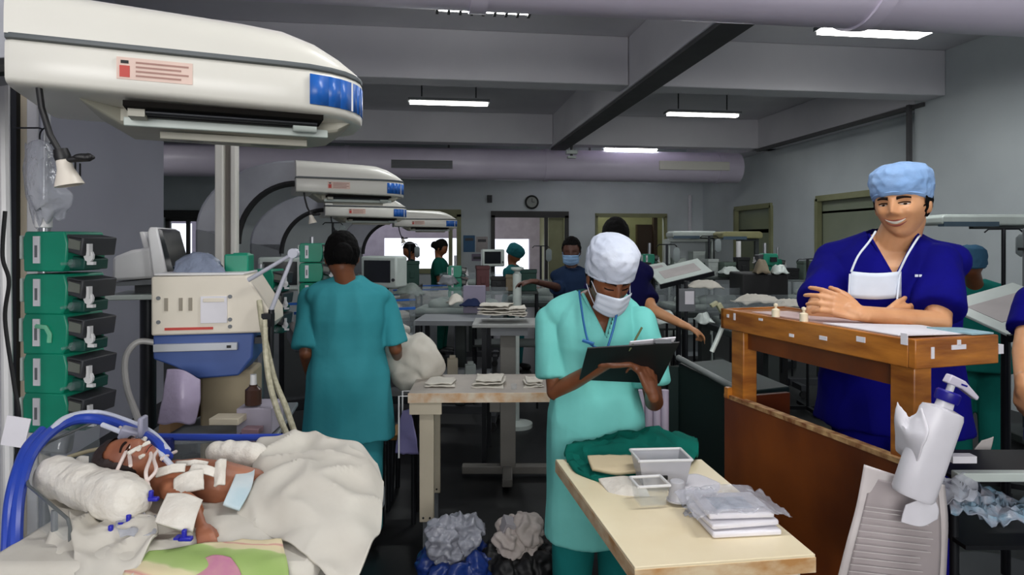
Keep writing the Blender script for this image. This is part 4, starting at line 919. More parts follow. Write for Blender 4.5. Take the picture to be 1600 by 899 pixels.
def face_parts(par, HM, smile, skinlip=lips_m, eyes=True, mouth=True):
    par_ = par
    for s in (-1, 1):
        obj('eyebrow', patch(lambda u, v: (s * (.012 + u * .036), .017 + .006 * math.sin(PI * (.15 + u * .7)) + (v - .5) * .0105 * (1 - .55 * u)), 10, 4, .0042, HM, smile), stub, par_, world=True, solid=.0012)
        if eyes:
            obj('eye', patch(lambda u, v: (s * (.018 + u * .026), .000 + (v - .5) * (.0085 if not smile else .0062) * math.sin(PI * (.08 + .84 * u))), 10, 5, .0035, HM, smile), eyew, par_, world=True)
            obj('iris', patch(lambda u, v: (s * .031 + (u - .5) * .0115, (v - .5) * (.0095 if not smile else .007) * math.sin(PI * (.1 + .8 * u))), 6, 5, .0048, HM, smile), stub, par_, world=True)
            obj('eyelid', patch(lambda u, v: (s * (.015 + u * .031), .0038 + .0025 * math.sin(PI * u) + (v - .5) * .003), 10, 3, .0045, HM, smile), stub, par_, world=True, solid=.001)
    if mouth:
        w_ = .026 + .006 * smile
        def cz(x): return -.0595 + smile * .011 * (x / w_) ** 2
        obj('upper_lip', patch(lambda u, v: ((u - .5) * 2 * w_, cz((u - .5) * 2 * w_) + .003 + .004 * smile * 0 + v * .0055 * math.sin(PI * (.06 + .88 * u))), 14, 4, .0035, HM, smile), skinlip, par_, world=True)
        obj('lower_lip', patch(lambda u, v: ((u - .5) * 1.9 * w_, cz((u - .5) * 2 * w_) - .003 - .0045 * smile - v * .007 * math.sin(PI * (.06 + .88 * u))), 14, 4, .0035, HM, smile), skinlip, par_, world=True)
        if smile: obj('teeth', patch(lambda u, v: ((u - .5) * 1.8 * w_, cz((u - .5) * 1.8 * w_) + .0035 - v * .0085 * math.sin(PI * (.12 + .76 * u))), 12, 4, .0042, HM, smile), teeth, par_, world=True)
        else: obj('mouth_line', patch(lambda u, v: ((u - .5) * 1.8 * w_, cz(0) + (v - .5) * .002), 10, 2, .004, HM, smile), stub, par_, world=True)
def hand_vol(b, wr, d, pn, size=1.0, curl=(35, 35, 35, 35), side=1, thumb=(35, 20), spread=5):
    """palm grows from wr along d; pn = palm normal (fingers curl towards it); side = thumb side"""
    d = d.normalized(); pn = (pn - d * pn.dot(d)).normalized(); sd = d.cross(pn) * side; s_ = size
    k = []
    for i, o in enumerate((.030, .011, -.009, -.028)):
        kp = wr + d * (.082 - .004 * abs(i - 1)) * s_ + sd * o * s_; k.append(kp)
        b.cap_(wr + sd * o * .6 * s_ + d * .01, kp, .014 * s_, .0115 * s_, 10)
    b.cap_(wr - d * .02, wr + d * .03 * s_, .021 * s_, .022 * s_, 12)
    L = [(.042, .026, .020), (.046, .029, .021), (.043, .027, .020), (.034, .021, .018)]
    for i in range(4):
        a = R(curl[i]) * .8; p = k[i]; dirn = (Matrix.Rotation(R((1.5 - i) * spread) , 4, pn * side) @ d)
        dirn = (d * math.cos(R((1.5 - i) * spread)) + sd * math.sin(R((1.5 - i) * spread)))
        tot = 0
        for j in range(3):
            tot += a * (1, 1.15, .8)[j]; dd = dirn * math.cos(tot) + pn * math.sin(tot)
            q_ = p + dd * L[i][j] * s_; b.cap_(p, q_, (.0098, .0088, .0078)[j] * s_, (.0088, .0078, .0066)[j] * s_, 10); p = q_
    t0 = wr + d * .022 * s_ + sd * .024 * s_; a0 = R(thumb[0]); td = d * math.cos(a0) + sd * math.sin(a0) + pn * .25; td.normalize()
    t1 = t0 + td * .036 * s_; td2 = (td + d * .5 + pn * math.sin(R(thumb[1])) - sd * .2).normalized()
    t2 = t1 + td2 * .030 * s_; td3 = (td2 + pn * .3).normalized(); t3 = t2 + td3 * .024 * s_
    b.cap_(wr + d * .01, t0, .016 * s_, .015 * s_, 10); b.cap_(t0, t1, .0145 * s_, .0115 * s_, 10); b.cap_(t1, t2, .011 * s_, .0095 * s_, 10); b.cap_(t2, t3, .0095 * s_, .0075 * s_, 10)
def ring(z, w, dpt, cy=0, cx=0, e=2.4, n=32):
    out = []
    for k in range(n):
        a = 2 * PI * k / n; c, s_ = math.cos(a), math.sin(a)
        out.append(Vector((cx + w * math.copysign(abs(c) ** (2 / e), c), cy + dpt * math.copysign(abs(s_) ** (2 / e), s_), z)))
    return out
def person(label, M, H, headc=None, hyaw=0, hpitch=0, hroll=0, hs=1.0, smile=0, arms=(), skin=skind, top=None, topm=teal, tophem=.44, sleeve=.6, sw=1.0, trousers=None, hair='short', cap=None, mask=None, vox=.012, detail=False, group=None, legs=True, vneck=False, seed=1, hemw=1.1, belly=1.0, shoulder_drop=0, wide=1.0, neck=1.0):
    s_ = H / 1.7; iv = M.inverted(); T = lambda p: M @ p
    hc = iv @ headc if headc is not None else Vector((0, .01, .93 * H))
    HMl = Matrix.Translation(hc) @ rotm(0, 0, hyaw) @ rotm(hpitch, 0, 0) @ rotm(0, hroll, 0) @ Matrix.Scale(hs * s_ ** .3, 4) @ Matrix.Scale(wide, 4, (1, 0, 0)); HM = M @ HMl
    b = B(M)
    rs = [(.45, .12, .085, 0), (.50, .155, .10, 0), (.54, .165, .108, 0), (.60, .14, .10, 0), (.64, .135, .098, 0), (.72, .16, .112, .0), (.78, .168, .10, -.005), (.81, .14, .075, -.01), (.83, .08, .06, -.01)]
    b.loft([ring(z * H, w * s_ * sw, d_ * s_ * belly, cy) for z, w, d_, cy in rs])
    hb = HMl @ Vector((0, -.025, -.05)); b.cap_((0, -.012, .80 * H), hb, .062 * s_ * neck, .052 * s_ * neck, 20)
    for s in (-1, 1): b.cap_((s * .02, -.012, .822 * H), (s * .13 * s_ * sw, -.005, .798 * H), .05 * s_, .042 * s_)
    b2 = b; b2.M = Matrix(); head_vol(b2, HM, smile)
    AR = []
    for a in arms:
        sh = M @ Vector((a['s'] * .178 * s_ * sw, 0, (.793 - shoulder_drop) * H)) if 'sh' not in a else a['sh']
        el, wr = a['el'], a['wr']; AR.append((sh, el, wr))
        b2.cap_(sh, el, .048 * s_, .036 * s_, 16); b2.cap_(el, wr, .037 * s_, .024 * s_, 16)
        if a.get('hand', True): hand_vol(b2, wr, a.get('hd', (wr - el)), a.get('pn', Vector((0, 0, -1))), a.get('hsz', 1) * s_, a.get('curl', (25, 30, 35, 40)), a.get('side', 1), a.get('thumb', (35, 20)))
    LG = []
    if legs:
        for s in (-1, 1):
            hp = M @ Vector((s * .085 * s_, 0, .50 * H)); kn = M @ Vector((s * .095 * s_, .015, .27 * H)); an = M @ Vector((s * .10 * s_, -.01, .045 * H)); LG.append((hp, kn, an))
            b2.cap_(hp, kn, .082 * s_, .055 * s_, 16); b2.cap_(kn, an, .054 * s_, .036 * s_, 16)
            b2.cap_(M @ Vector((s * .10 * s_, -.03, .035)), M @ Vector((s * .12 * s_, .14 * s_, .028)), .038, .03, 12)
    base = M.translation.copy()
    body = fuse('person', b2, skin, vox, smooth=2, base=base); tag(body, label, 'person', group)
    # scrub top
    if top is None: top = True
    if top:
        b = B(M)
        tr = [(tophem, .185 * hemw, .15, 0), (.50, .196, .15, 0), (.55, .192, .146, 0), (.61, .168, .13, 0), (.66, .166, .128, 0), (.72, .176, .136, 0), (.77, .176, .122, 0), (.80, .17, .105, -.005), (.825, .12, .08, -.01), (.838, .085, .07, -.01)]
        b.loft([ring(z * H, w * s_ * sw, d_ * s_ * belly, cy) for z, w, d_, cy in tr])
        for s in (-1, 1): b.cap_((s * .045, -.012, .815 * H), (s * .15 * s_ * sw, -.005, .792 * H), .062 * s_, .058 * s_, 18)
        b.M = Matrix()
        for sh, el, wr in AR:
            e = sh.lerp(el, sleeve); b.cap_(sh, sh.lerp(e, .4), .060 * s_, .064 * s_, 18)
            ax = (e - sh).normalized(); b.tube([sh, sh.lerp(e, .5), e], [.058 * s_, .064 * s_, .070 * s_], 20)
        hole = None
        if vneck:
            zt = .845 * H; zv = (.845 - vneck) * H
            def hole(c):
                l = iv @ c; return l.y > -.02 and l.z > zv and abs(l.x) < (l.z - zv) / (zt - zv) * .072 * s_ * 1.0 + .002
        o = fuse('scrub_top', b, topm, max(vox * .9, .006), parent=body, smooth=3, wr=.016 if detail else .006, wf=6.5, hole=hole, seed=seed, vert=.38)
        if vneck:
            P = []
            for k in range(-12, 13):
                u = abs(k) / 12; x = math.copysign(.072 * s_ * u, k); z = zv + (zt - zv) * u; d_ = (.128 * (1 - u) + .085 * u) * s_ * belly
                P.append(M @ Vector((x, d_ * math.sqrt(max(.1, 1 - (x / (.16 * s_)) ** 2)) + .001 - .012 * u, z)))
            obj('neckline_band', B().tube(P, .0055, 8), topm, body, world=True)
    if trousers and legs:
        b = B()
        b.M = M; b.loft([ring(z * H, w * s_, d_ * s_, 0) for z, w, d_ in ((.46, .165, .115), (.52, .172, .122), (.57, .16, .115))]); b.M = Matrix()
        for hp, kn, an in LG: b.cap_(hp, kn, .10 * s_, .085 * s_, 16); b.tube([kn, kn.lerp(an, .5), an], [.085 * s_, .078 * s_, .078 * s_], 18)
        fuse('trousers', b, trousers, max(vox, .01), parent=body, smooth=3, wr=.006, wf=7, seed=seed + 3, vert=.5)
        sb = B()
        for s in (-1, 1): sb.cap_(M @ Vector((s * .10 * s_, -.035, .035)), M @ Vector((s * .12 * s_, .15 * s_, .03)), .045, .037, 12)
        obj('shoes', sb, blackp, body, world=True)
    # hair, cap, mask
    if hair:
        b = B(HM)
        b.ball((0, -.014, .022), (.082, .097, .106), nu=26, nv=18)
        if hair == 'bun': b.ball((0, -.115, .0), (.045, .035, .05))
        def hh(c):
            l = HM.inverted() @ c; return l.y > .030 + .0 * l.z and l.z < .062 + (0 if l.y > .05 else (l.y - .05) * 1.2) or l.z < -.045
        obj_ = fuse('hair', b, hairm, max(vox * .7, .005), parent=body, smooth=2, wr=.004, wf=30, seed=seed, hole=hh)
    if cap:
        b = B(HM); cm, front, tall = cap
        prof = []
        rr = [(front - .012, .0775, .099), (front, .082, .104), (front + .012, .086, .108), (front + tall * .35, .090, .112), (front + tall * .65, .086, .106), (front + tall * .85, .068, .085), (front + tall * .97, .04, .05), (front + tall, .01, .014)]
        rings = [[Vector((rx * math.cos(a), -.008 + ry * math.sin(a), z + .035 * 0 - .30 * (-(ry * math.sin(a) - .05)) * 0 - (.045 * (1 - math.sin(a)) / 2 if z < front + .02 else 0))) for a in [2 * PI * k / 30 for k in range(30)]] for z, rx, ry in rr]
        b.loft(rings)
        fuse('cap', b, cm, max(vox * .5, .004), parent=body, smooth=1, wr=.005, wf=22, seed=seed + 5)
        bnd = [HM @ Vector((.080 * math.cos(a), -.008 + .102 * math.sin(a), front - .004 - .045 * (1 - math.sin(a)) / 2)) for a in [2 * PI * k / 40 for k in range(41)]]
        obj('cap_band', B().tube(bnd, .0038, 6), cm, body, world=True)
    if mask:
        g = []
        for i in range(17):
            u = i / 16 * 2 - 1; x = u * .066; row = []
            for j in range(13):
                v = j / 12; z = -.020 - v * (.088 - .022 * u * u) ; 
                y = .099 * math.sqrt(max(.05, 1 - (x / .088) ** 2)) + .018 * gs(x, .03) * (1 - .9 * abs(v - .25)) + .002 * math.sin(v * 6 * PI) - .018 * max(0, v - .6)
                row.append(HM @ Vector((x, y, z - .004 * u * u)))
            g.append(row)
        b = B(); b.loft(g, cap=False, closed=False); mo = obj('face_mask', b, mask, body, world=True, solid=.002)
        for s in (-1, 1):
            b = B(); b.tube([HM @ Vector((s * .064, .06, -.03)), HM @ Vector((s * .074, .02, -.005)), HM @ Vector((s * .080, -.01, .015))], .0014, 6)
            b.tube([HM @ Vector((s * .058, .06, -.085)), HM @ Vector((s * .072, .02, -.055)), HM @ Vector((s * .080, -.005, -.03))], .0014, 6); obj('ear_loop', b, mask, mo, world=True)
    return body, HM, AR
def PM(px, d, face=0): return FR(px, d, 180 + face)     # +y towards the viewer when face = 0
V3 = Vector
UP = Vector((0, 0, 1)); FWD = CF @ Vector((0, 1, 0)); RT = CF @ Vector((1, 0, 0))
# --- man in navy with folded arms
pm = PM(1392, 2.27, -26)
man, HMm, ARm = person('smiling man in navy scrubs and pale blue cap, arms folded at the wooden desk', pm, 1.745, headc=W(1409, 320, 2.20), hyaw=-22, hpitch=-2, hroll=3, hs=1.0, wide=1.06, neck=1.16, smile=1,
    arms=[dict(s=1, sh=W(1305, 409, 2.36), el=W(1276, 490, 2.20), wr=W(1384, 494, 2.06), hd=RT + FWD * .1, pn=FWD, side=1, curl=(30, 30, 30, 30), hsz=.95),
          dict(s=-1, sh=W(1466, 411, 2.17), el=W(1466, 505, 2.02), wr=W(1342, 490, 1.98), hd=-RT + UP * .42 + FWD * .25, pn=FWD * .8 - UP * .3, side=-1, curl=(20, 26, 30, 34), thumb=(40, 10), hsz=.95)],
    skin=skinm, topm=navy, tophem=.46, sleeve=.80, sw=1.16, trousers=navy, hair='short', cap=(capb, .045, .098), vox=.0042, detail=True, vneck=.088, seed=3, belly=1.0)
face_parts(man, HMm, 1)
# second hand resting over the forearm, fingers pointing up: the far hand of the crossed arms
def mp(px, py, d): return W(px, py, d)
mk = B(); g = []
for i in range(9):
    u = i / 8; row = []
    for j in range(7):
        v = j / 6; px = 1330 + (1408 - 1330) * u - 4 * v * (1 - 2 * 0) * (1 - u) ; py = 424 + 41 * v + 3 * math.sin(PI * u)
        row.append(mp(px + (0 if v < 1 else 0), py, 2.105 - .012 * math.sin(PI * u) - .002 * math.sin(v * 18)))
    g.append(row)
mk.loft(g, cap=False, closed=False)
mo = obj('face_mask', mk, maskm, man, world=True, solid=.003, label='white face mask hanging loose on the chest')
obj('mask_tie', B().tube(smooth_path([mp(1330, 425, 2.105), mp(1341, 400, 2.11), mp(1358, 378, 2.13), mp(1368, 362, 2.2)]), .0035, 6).tube(smooth_path([mp(1405, 425, 2.105), mp(1417, 400, 2.10), mp(1431, 377, 2.13), mp(1440, 364, 2.22)]), .0035, 6)
    .tube([mp(1328, 428, 2.105), mp(1326, 465, 2.10), mp(1328, 482, 2.09)], .003, 6).tube([mp(1406, 428, 2.105), mp(1402, 465, 2.09), mp(1402, 482, 2.08)], .003, 6), maskm, mo, world=True)
obj('chest_emblem', B().box((0, 0, 0), (.010, .002, .008), Matrix.Translation(mp(1432, 431, 2.105)) @ rotm(0, 0, -7)).box((.013, 0, 0), (.009, .002, .008), Matrix.Translation(mp(1432, 431, 2.105)) @ rotm(0, 0, -7)), maskm, man, world=True)
# --- nurse writing on a clipboard
pn_ = PM(930, 2.30, 10)
nurse, HMn, ARn = person('nurse in aqua scrubs and gauze cap writing on a dark clipboard', pn_, 1.5, headc=W(952, 434, 2.18), hyaw=4, hpitch=-26, hroll=-2, hs=.98,
    arms=[dict(s=1, sh=W(863, 502, 2.30), el=W(868, 612, 2.26), wr=W(950, 566, 2.08), hd=RT + UP * .2 - FWD * .1, pn=-UP * .6 + FWD * .5, side=1, curl=(25, 30, 40, 45), hsz=1.0),
          dict(s=-1, sh=W(1000, 502, 2.28), el=W(1022, 628, 2.22), wr=W(1018, 612, 2.06), hd=UP * .85 - RT * .25 + FWD * .1, pn=FWD * .7 - RT * .6, side=-1, curl=(45, 50, 55, 55), thumb=(45, 20), hsz=1.05)],
    skin=skind, topm=aqua, tophem=.27, sleeve=.78, sw=.98, trousers=aqdark, hair='bun', cap=(capw, .035, .12), mask=maskm, vox=.0048, detail=True, vneck=.10, seed=9, hemw=1.1)
face_parts(nurse, HMn, 0, mouth=False, eyes=False)
for s in (-1, 1): obj('eyelid', patch(lambda u, v: (s * (.016 + u * .029), -.003 - .003 * math.sin(PI * u) + (v - .5) * .0035), 10, 3, .0045, HMn, 0), stub, nurse, world=True, solid=.001)
# writing hand beyond the board edge and the pen
lanp = smooth_path([W(905, 455, 2.2), W(908, 478, 2.15), W(913, 510, 2.13), W(920, 535, 2.12), W(935, 545, 2.1)])
obj('lanyard', B().tube(lanp, .004, 6).tube(smooth_path([W(972, 470, 2.2), W(964, 490, 2.14), W(958, 515, 2.12), W(949, 545, 2.1)]), .004, 6).tube([W(910, 532, 2.11), W(928, 538, 2.1)], .006, 6), lany, nurse, world=True, label='blue lanyard')
t = thing('clipboard', 'dark clipboard held by the nurse in aqua scrubs', 'clipboard', Matrix.Translation(W(985, 575, 2.03)))
cb = [W(918, 545, 2.00), W(1062, 536, 1.98), W(1030, 600, 2.12), W(905, 594, 2.14)]
def quad_slab(ps, th):
    n_ = (ps[1] - ps[0]).cross(ps[3] - ps[0]).normalized() * th
    return B().loft([ps, [p + n_ for p in ps]])
obj('board', quad_slab(cb, .005), mat('black_board', (16, 16, 20), .5), t, world=True, bevel=.001)
sgn = 1
pp = [W(985, 541, 1.995), W(1056, 534, 1.985), W(1028, 590, 2.11), W(960, 592, 2.12)]
obj('paper_sheets', quad_slab([p + UP * .012 - FWD * 0 for p in pp], .004), paper, t, world=True)
obj('clip', B().box((0, 0, 0), (.05, .02, .012), Matrix.Translation(W(1035, 537, 1.98) + UP * .008)), metal, t, world=True)
tag(obj('pen', B().tube([W(985, 545, 2.0), W(1003, 512, 2.02)], .0035, 8).tube([W(983, 549, 1.998), W(985, 545, 2.0)], [.001, .0035], 8), mat('tan_pen', (90, 100, 60), .4)), 'pen held over the clipboard by the nurse', 'pen')
# --- nurse seen from behind
pb = PM(545, 3.05, 180 + 10)
bk, HMb, ARb = person('nurse in teal scrubs seen from behind, beyond the foreground bed', pb, 1.5, headc=W(534, 402, 3.02), hyaw=8, hpitch=-10, hs=1.02,
    arms=[dict(s=-1, sh=W(484, 468, 3.05), el=W(478, 552, 2.98), wr=W(485, 590, 3.15), hd=FWD, pn=-UP, side=-1),
          dict(s=1, sh=W(602, 468, 3.1), el=W(618, 545, 3.1), wr=W(622, 562, 3.3), hd=FWD, pn=-UP, side=1)],
    skin=skind, topm=teal, tophem=.345, sleeve=.9, sw=1.12, trousers=teal, hair='bun', vox=.008, detail=True, seed=12, hemw=1.15)
# --- far people
def simple(label, px, d, H, face, topm, skin=skind, headpx=None, **k):
    M = PM(px, d, face); s_ = H / 1.7; k.setdefault('trousers', topm)
    ar = k.pop('arms', None)
    if ar is None:
        ar = []
        for s in (-1, 1):
            sh = M @ V3((s * .178 * s_, 0, .793 * H)); el = M @ V3((s * .22 * s_, .05, .62 * H)); wr = M @ V3((s * .10 * s_, .26, .66 * H))
            ar.append(dict(s=s, el=el, wr=wr, side=s))
    return person(label, M, H, arms=ar, skin=skin, topm=topm, vox=k.pop('vox', .014), **k)
simple('woman in deep green scrubs seen in profile in front of the bright window', 688, 8.3, 1.46, 80, dgreen, hair='bun', tophem=.3, hpitch=-25)
simple('dark figure facing the woman in green before the bright window', 641, 8.6, 1.42, -70, mat('dark_green_cloth', (14, 44, 42), .9), hair='short', hpitch=-20)
simple('stooping figure in teal cap and gown by the open doorway', 803, 7.2, 1.40, 60, mat('dull_teal_gown', (30, 92, 96), .9), hair=None, cap=(mat('dull_teal_cap', (30, 90, 96), .9), .02, .10), hpitch=-35, arms=None)
M_ = PM(893, 5.2, 10)
simple('person with dark hair and pale blue face mask left of the nurse in aqua', 893, 5.2, 1.47, -10, mat('dark_blue_top', (28, 44, 70), .9), hair='short', mask=maskb, vox=.01, hpitch=-6, skin=mat('deep_brown_skin', (84, 52, 40), .5),
       arms=[dict(s=1, sh=W(872, 452, 5.2), el=W(868, 448, 5.0), wr=W(835, 440, 4.7), hd=-RT, pn=-UP, side=1, hsz=1.1), dict(s=-1, sh=W(912, 450, 5.2), el=W(925, 470, 5.1), wr=W(915, 480, 4.9), side=-1)])
simple('tall dark haired person in navy right behind the nurse in aqua', 968, 3.7, 1.60, 170, mat('dark_navy_top', (16, 16, 62), .9), hair='short', vox=.01, headc=W(962, 372, 3.6), hs=.95, skin=skinm,
       arms=[dict(s=1, sh=W(1005, 452, 3.7), el=W(1018, 484, 3.6), wr=W(1068, 508, 3.5), hd=RT - UP * .4, pn=-UP, side=-1, hsz=1.0), dict(s=-1, sh=W(928, 450, 3.7), el=W(915, 500, 3.7), wr=W(935, 520, 3.9), side=1)])
simple('bent person in teal scrubs and cap to the right of the man in navy', 1524, 4.1, 1.42, 150, mat('mid_teal_scrubs', (24, 116, 106), .9), hair=None, cap=(mat('dull_blue_cap', (60, 100, 128), .9), .0, .11), vox=.011, headc=W(1517, 410, 4.0), hpitch=-10, sw=1.15)
simple('person in navy with bare forearm, cut off by the right edge of the picture', 1688, 2.3, 1.62, 30, navy, skin=skinm, vox=.008, hair='short', seed=8, sw=1.0,
       arms=[dict(s=1, sh=W(1618, 470, 2.3), el=W(1600, 550, 2.22), wr=W(1598, 600, 2.1), hd=-UP, pn=RT, side=1), dict(s=-1, sh=W(1760, 470, 2.3), el=W(1770, 570, 2.3), wr=W(1700, 600, 2.1), side=-1)])
# --- the newborn
bb = B()
bc = W(205, 722, 1.2)
Xb = (W(385, 765, 1.22) - W(215, 735, 1.2)).normalized()     # head to foot
NB = (UP * .72 - FWD * .70).normalized(); NB = (NB - Xb * NB.dot(Xb)).normalized(); SB = Xb.cross(NB)
HMB = Matrix.Translation(bc) @ Matrix((( *[(-NB.cross(-Xb))[0] if False else 0 for _ in range(0)],),)) if False else None
zax = -Xb; yax = NB; xax = yax.cross(zax)
HMB = Matrix.Translation(bc) @ Matrix(((xax.x, yax.x, zax.x, 0), (xax.y, yax.y, zax.y, 0), (xax.z, yax.z, zax.z, 0), (0, 0, 0, 1))) @ rotm(0, 0, 28) @ Matrix.Scale(.50, 4)
head_vol(bb, HMB, 0)
ch = [W(262, 750, 1.2), W(300, 752, 1.21), (W(345, 758, 1.22)), W(390, 762, 1.24)]
bb.cap_(bc + Xb * .03, ch[0], .022, .028); bb.tube(ch, [.034, .042, .044, .036], 20); bb.ball(ch[0], .034); bb.ball(ch[3], .036)
# near arm bent towards the camera, far arm up by the face
s1 = W(268, 768, 1.16); e1 = W(300, 792, 1.115); w1_ = W(314, 822, 1.07)
bb.cap_(ch[0], s1, .022, .018); bb.cap_(s1, e1, .016, .013); bb.cap_(e1, w1_, .013, .009); hand_vol(bb, w1_, (w1_ - e1), -UP, .38, (30, 35, 40, 45), 1)
s2 = W(275, 732, 1.25); e2 = W(310, 728, 1.27); w2 = W(335, 736, 1.26)
bb.cap_(ch[0], s2, .022, .017); bb.cap_(s2, e2, .015, .012); bb.cap_(e2, w2, .012, .009); hand_vol(bb, w2, (w2 - e2), -UP, .36, (50, 50, 50, 50), -1)
for dy, dd in ((-6, .05), (8, -.03)):
    h_ = ch[3]; k_ = W(430, 752 + dy, 1.24 + dd); f_ = W(475, 765 + dy, 1.22 + dd); bb.cap_(h_, k_, .027, .02); bb.cap_(k_, f_, .019, .013); bb.cap_(f_, f_ + UP * .02 + Xb * .01, .012, .008)
baby = fuse('newborn', bb, skinb, .003, smooth=2, base=bc - UP * .06); tag(baby, 'newborn baby with taped tubes lying on its back in the foreground bed', 'baby')
b = B(HMB); b.ball((0, -.012, .024), (.084, .100, .110), nu=26, nv=18)
fuse('hair', b, mat('baby_hair', (38, 22, 18), .7, c2=(24, 14, 12), scale=30), .0028, parent=baby, smooth=2, wr=.002, wf=60, hole=lambda c: (HMB.inverted() @ c).y > .045 and (HMB.inverted() @ c).z < .08 or (HMB.inverted() @ c).z < -.05)
face_parts(baby, HMB, 0, mouth=True)
def strip(a, c, r=.004, m=cotton, name='tape_strip', flat=.35): return obj(name, B().tube([a, a.lerp(c, .5) + UP * .001, c], r, 8), m, baby, world=True)
def HB(x, z, o=.008): return HMB @ (face_xz(x, z) + V3((0, o, 0)))
strip(HB(-.05, -.02), HB(.03, -.035), .0042); strip(HB(.05, -.01), HB(-.02, -.05), .0042); strip(HB(-.04, -.075), HB(.045, -.05), .0038)
for k, pts in enumerate([[(188, 668, 1.3), (194, 690, 1.24), (202, 712, 1.17), (204, 728, 1.13)], [(214, 672, 1.28), (205, 695, 1.22), (196, 708, 1.17), (178, 745, 1.13), (170, 752, 1.12)], [(228, 700, 1.22), (236, 712, 1.18), (228, 738, 1.13), (232, 760, 1.12)], [(250, 700, 1.22), (240, 715, 1.18), (244, 735, 1.14), (230, 752, 1.12)], [(252, 718, 1.18), (262, 712, 1.2), (275, 706, 1.24)]]):
    obj('feeding_tube', B().tube(smooth_path([W(*p) for p in pts], 5), .0032, 8), mat('tube_cream', (222, 206, 198), .5), baby, world=True)
for (px, py, d, w_, h_, a) in [(296, 758, 1.155, .05, .04, 20), (318, 738, 1.18, .05, .016, -10), (268, 738, 1.17, .05, .016, 12), (300, 728, 1.20, .06, .010, 0), (345, 742, 1.175, .018, .05, 15)]:
    M = Matrix.Translation(W(px, py, d) + NB * .004) @ Matrix.Rotation(-YAW, 4, 'Z') @ rotm(42, 0, 0) @ rotm(0, 0, a)
    obj('dressing', B(M).sheet([[(x * w_ / 2, y * h_ / 2, .006 * (1 - x * x)) for x in (-1, 0, 1)] for y in (-1, 0, 1)], 5, .003, 40), cotton, baby, world=True, solid=.004)
obj('arm_wrap', B().tube([s1.lerp(e1, .6), e1, e1.lerp(w1_, .3)], [.0165, .0165, .0150], 14), mat('arm_wrap', (176, 112, 78), .6), baby, world=True)
tag(obj('tube_holder', B().box((0, 0, 0), (.05, .02, .03), Matrix.Translation(W(208, 682, 1.26)) @ rotm(10, 20, 10)).box((.02, -.005, .02), (.01, .03, .04), Matrix.Translation(W(208, 682, 1.26))), mat('holder_grey', (150, 150, 168), .4), bevel=.004), 'small grey clamp holding the hoses above the baby head', 'clamp')
tag(obj('cream_tube_line', B().tube(smooth_path([W(105, 715, 1.3), W(135, 706, 1.32), W(160, 700, 1.33), W(180, 690, 1.3)]), .004, 8), mat('tube_cream2', (170, 160, 130), .5)), 'thin cream tube behind the baby head', 'tube')
tag(obj('sensor_box', B().box((0, 0, 0), (.06, .03, .045), Matrix.Translation(W(88, 690, 1.36)) @ rotm(0, 8, 0)), greyp, bevel=.006), 'grey box at the back left corner of the foreground bed', 'box')
# ================================================================== MIDDLE AND BACK OF THE WARD
w2_ = warmer('second warmer from the front on the left, with grey arch and white hood', WF(-1.62, 3.757, 23.3))
M3 = WF(-1.80, 4.95, 23.3); M3.translation.z = 0
copy_tree(w2_, M3, 'third warmer on the left, its hood just under the second white hood', scale=(1, 1, .945))
olv = copy_tree(w2_, WF(-1.55, 6.6, 14), 'fourth warmer on the left, farthest, close to the bright window', scale=(1, 1, .92))
# more warmers over on the right side
def overlamp(label, px, py, d, w_, m, ang=0, post=.5):
    M = FR(px, d, ang); z = EYE + (HZ - py) / F * d
    t = thing('overhead_lamp', label, 'overhead lamp', M)
    obj('lamp_head', B().loft([[(x, y, z + zz) for x, y in ((-w_ / 2 * k, -.16 * k), (w_ / 2 * k, -.16 * k), (w_ / 2 * k, .16 * k), (-w_ / 2 * k, .16 * k))] for k, zz in ((.94, -.035), (1, -.02), (1, .02), (.9, .04))]), m, t, bevel=.008)
    obj('lamp_window', B().bb(-w_ * .48, w_ * .1, -.165, -.1, z - .045, z - .012), mat('slate_blue', (60, 84, 100), .4), t)
    xp = w_ * post; obj('lamp_post', B().bb(xp - .02, xp + .02, .0, .04, .1, z), cotm, t); obj('lamp_arm', B().bb(min(0, xp), max(0, xp) + .02, .0, .04, z - .06, z - .03), cotm, t)
    obj('lamp_base', B().bb(xp - .16, xp + .16, -.14, .18, .03, .09), cotm, t, bevel=.01)
    return t
overlamp('flat pale lamp head over the cots right of the far window', 1080, 367, 7.3, .50, lens_)
overlamp('yellowish flat lamp head below the small right hand window', 1152, 368, 6.8, .42, mat('ochre_panel', (150, 148, 104), .6))
overlamp('wide pale lamp head to the right of the man in navy', 1520, 345, 4.6, .66, lens_, 0, .62)
def drip(label, px, d, top=1.75, bags=1):
    t = thing('drip_stand', label, 'drip stand', FR(px, d, random.uniform(-40, 40)))
    obj('stand_pole', B().rod((0, 0, .05), (0, 0, top), .011), dmetal, t); obj('stand_base', B().bb(-.2, .2, -.015, .015, .03, .06).bb(-.015, .015, -.2, .2, .03, .06), dmetal, t)
    obj('stand_hook', B().tube([(-.09, 0, top - .02), (-.07, 0, top), (.07, 0, top), (.09, 0, top - .02)], .005, 6), dmetal, t)
    if bags: obj('fluid_bag', B().loft([[(x * k + .085, y * k, z) for x, y in ((-.03, -.01), (.03, -.01), (.03, .01), (-.03, .01))] for k, z in ((.5, top - .03), (1, top - .05), (1, top - .14), (.3, top - .16))]), mat('fluid_bag', (140, 150, 150), .3), t, bevel=.004)
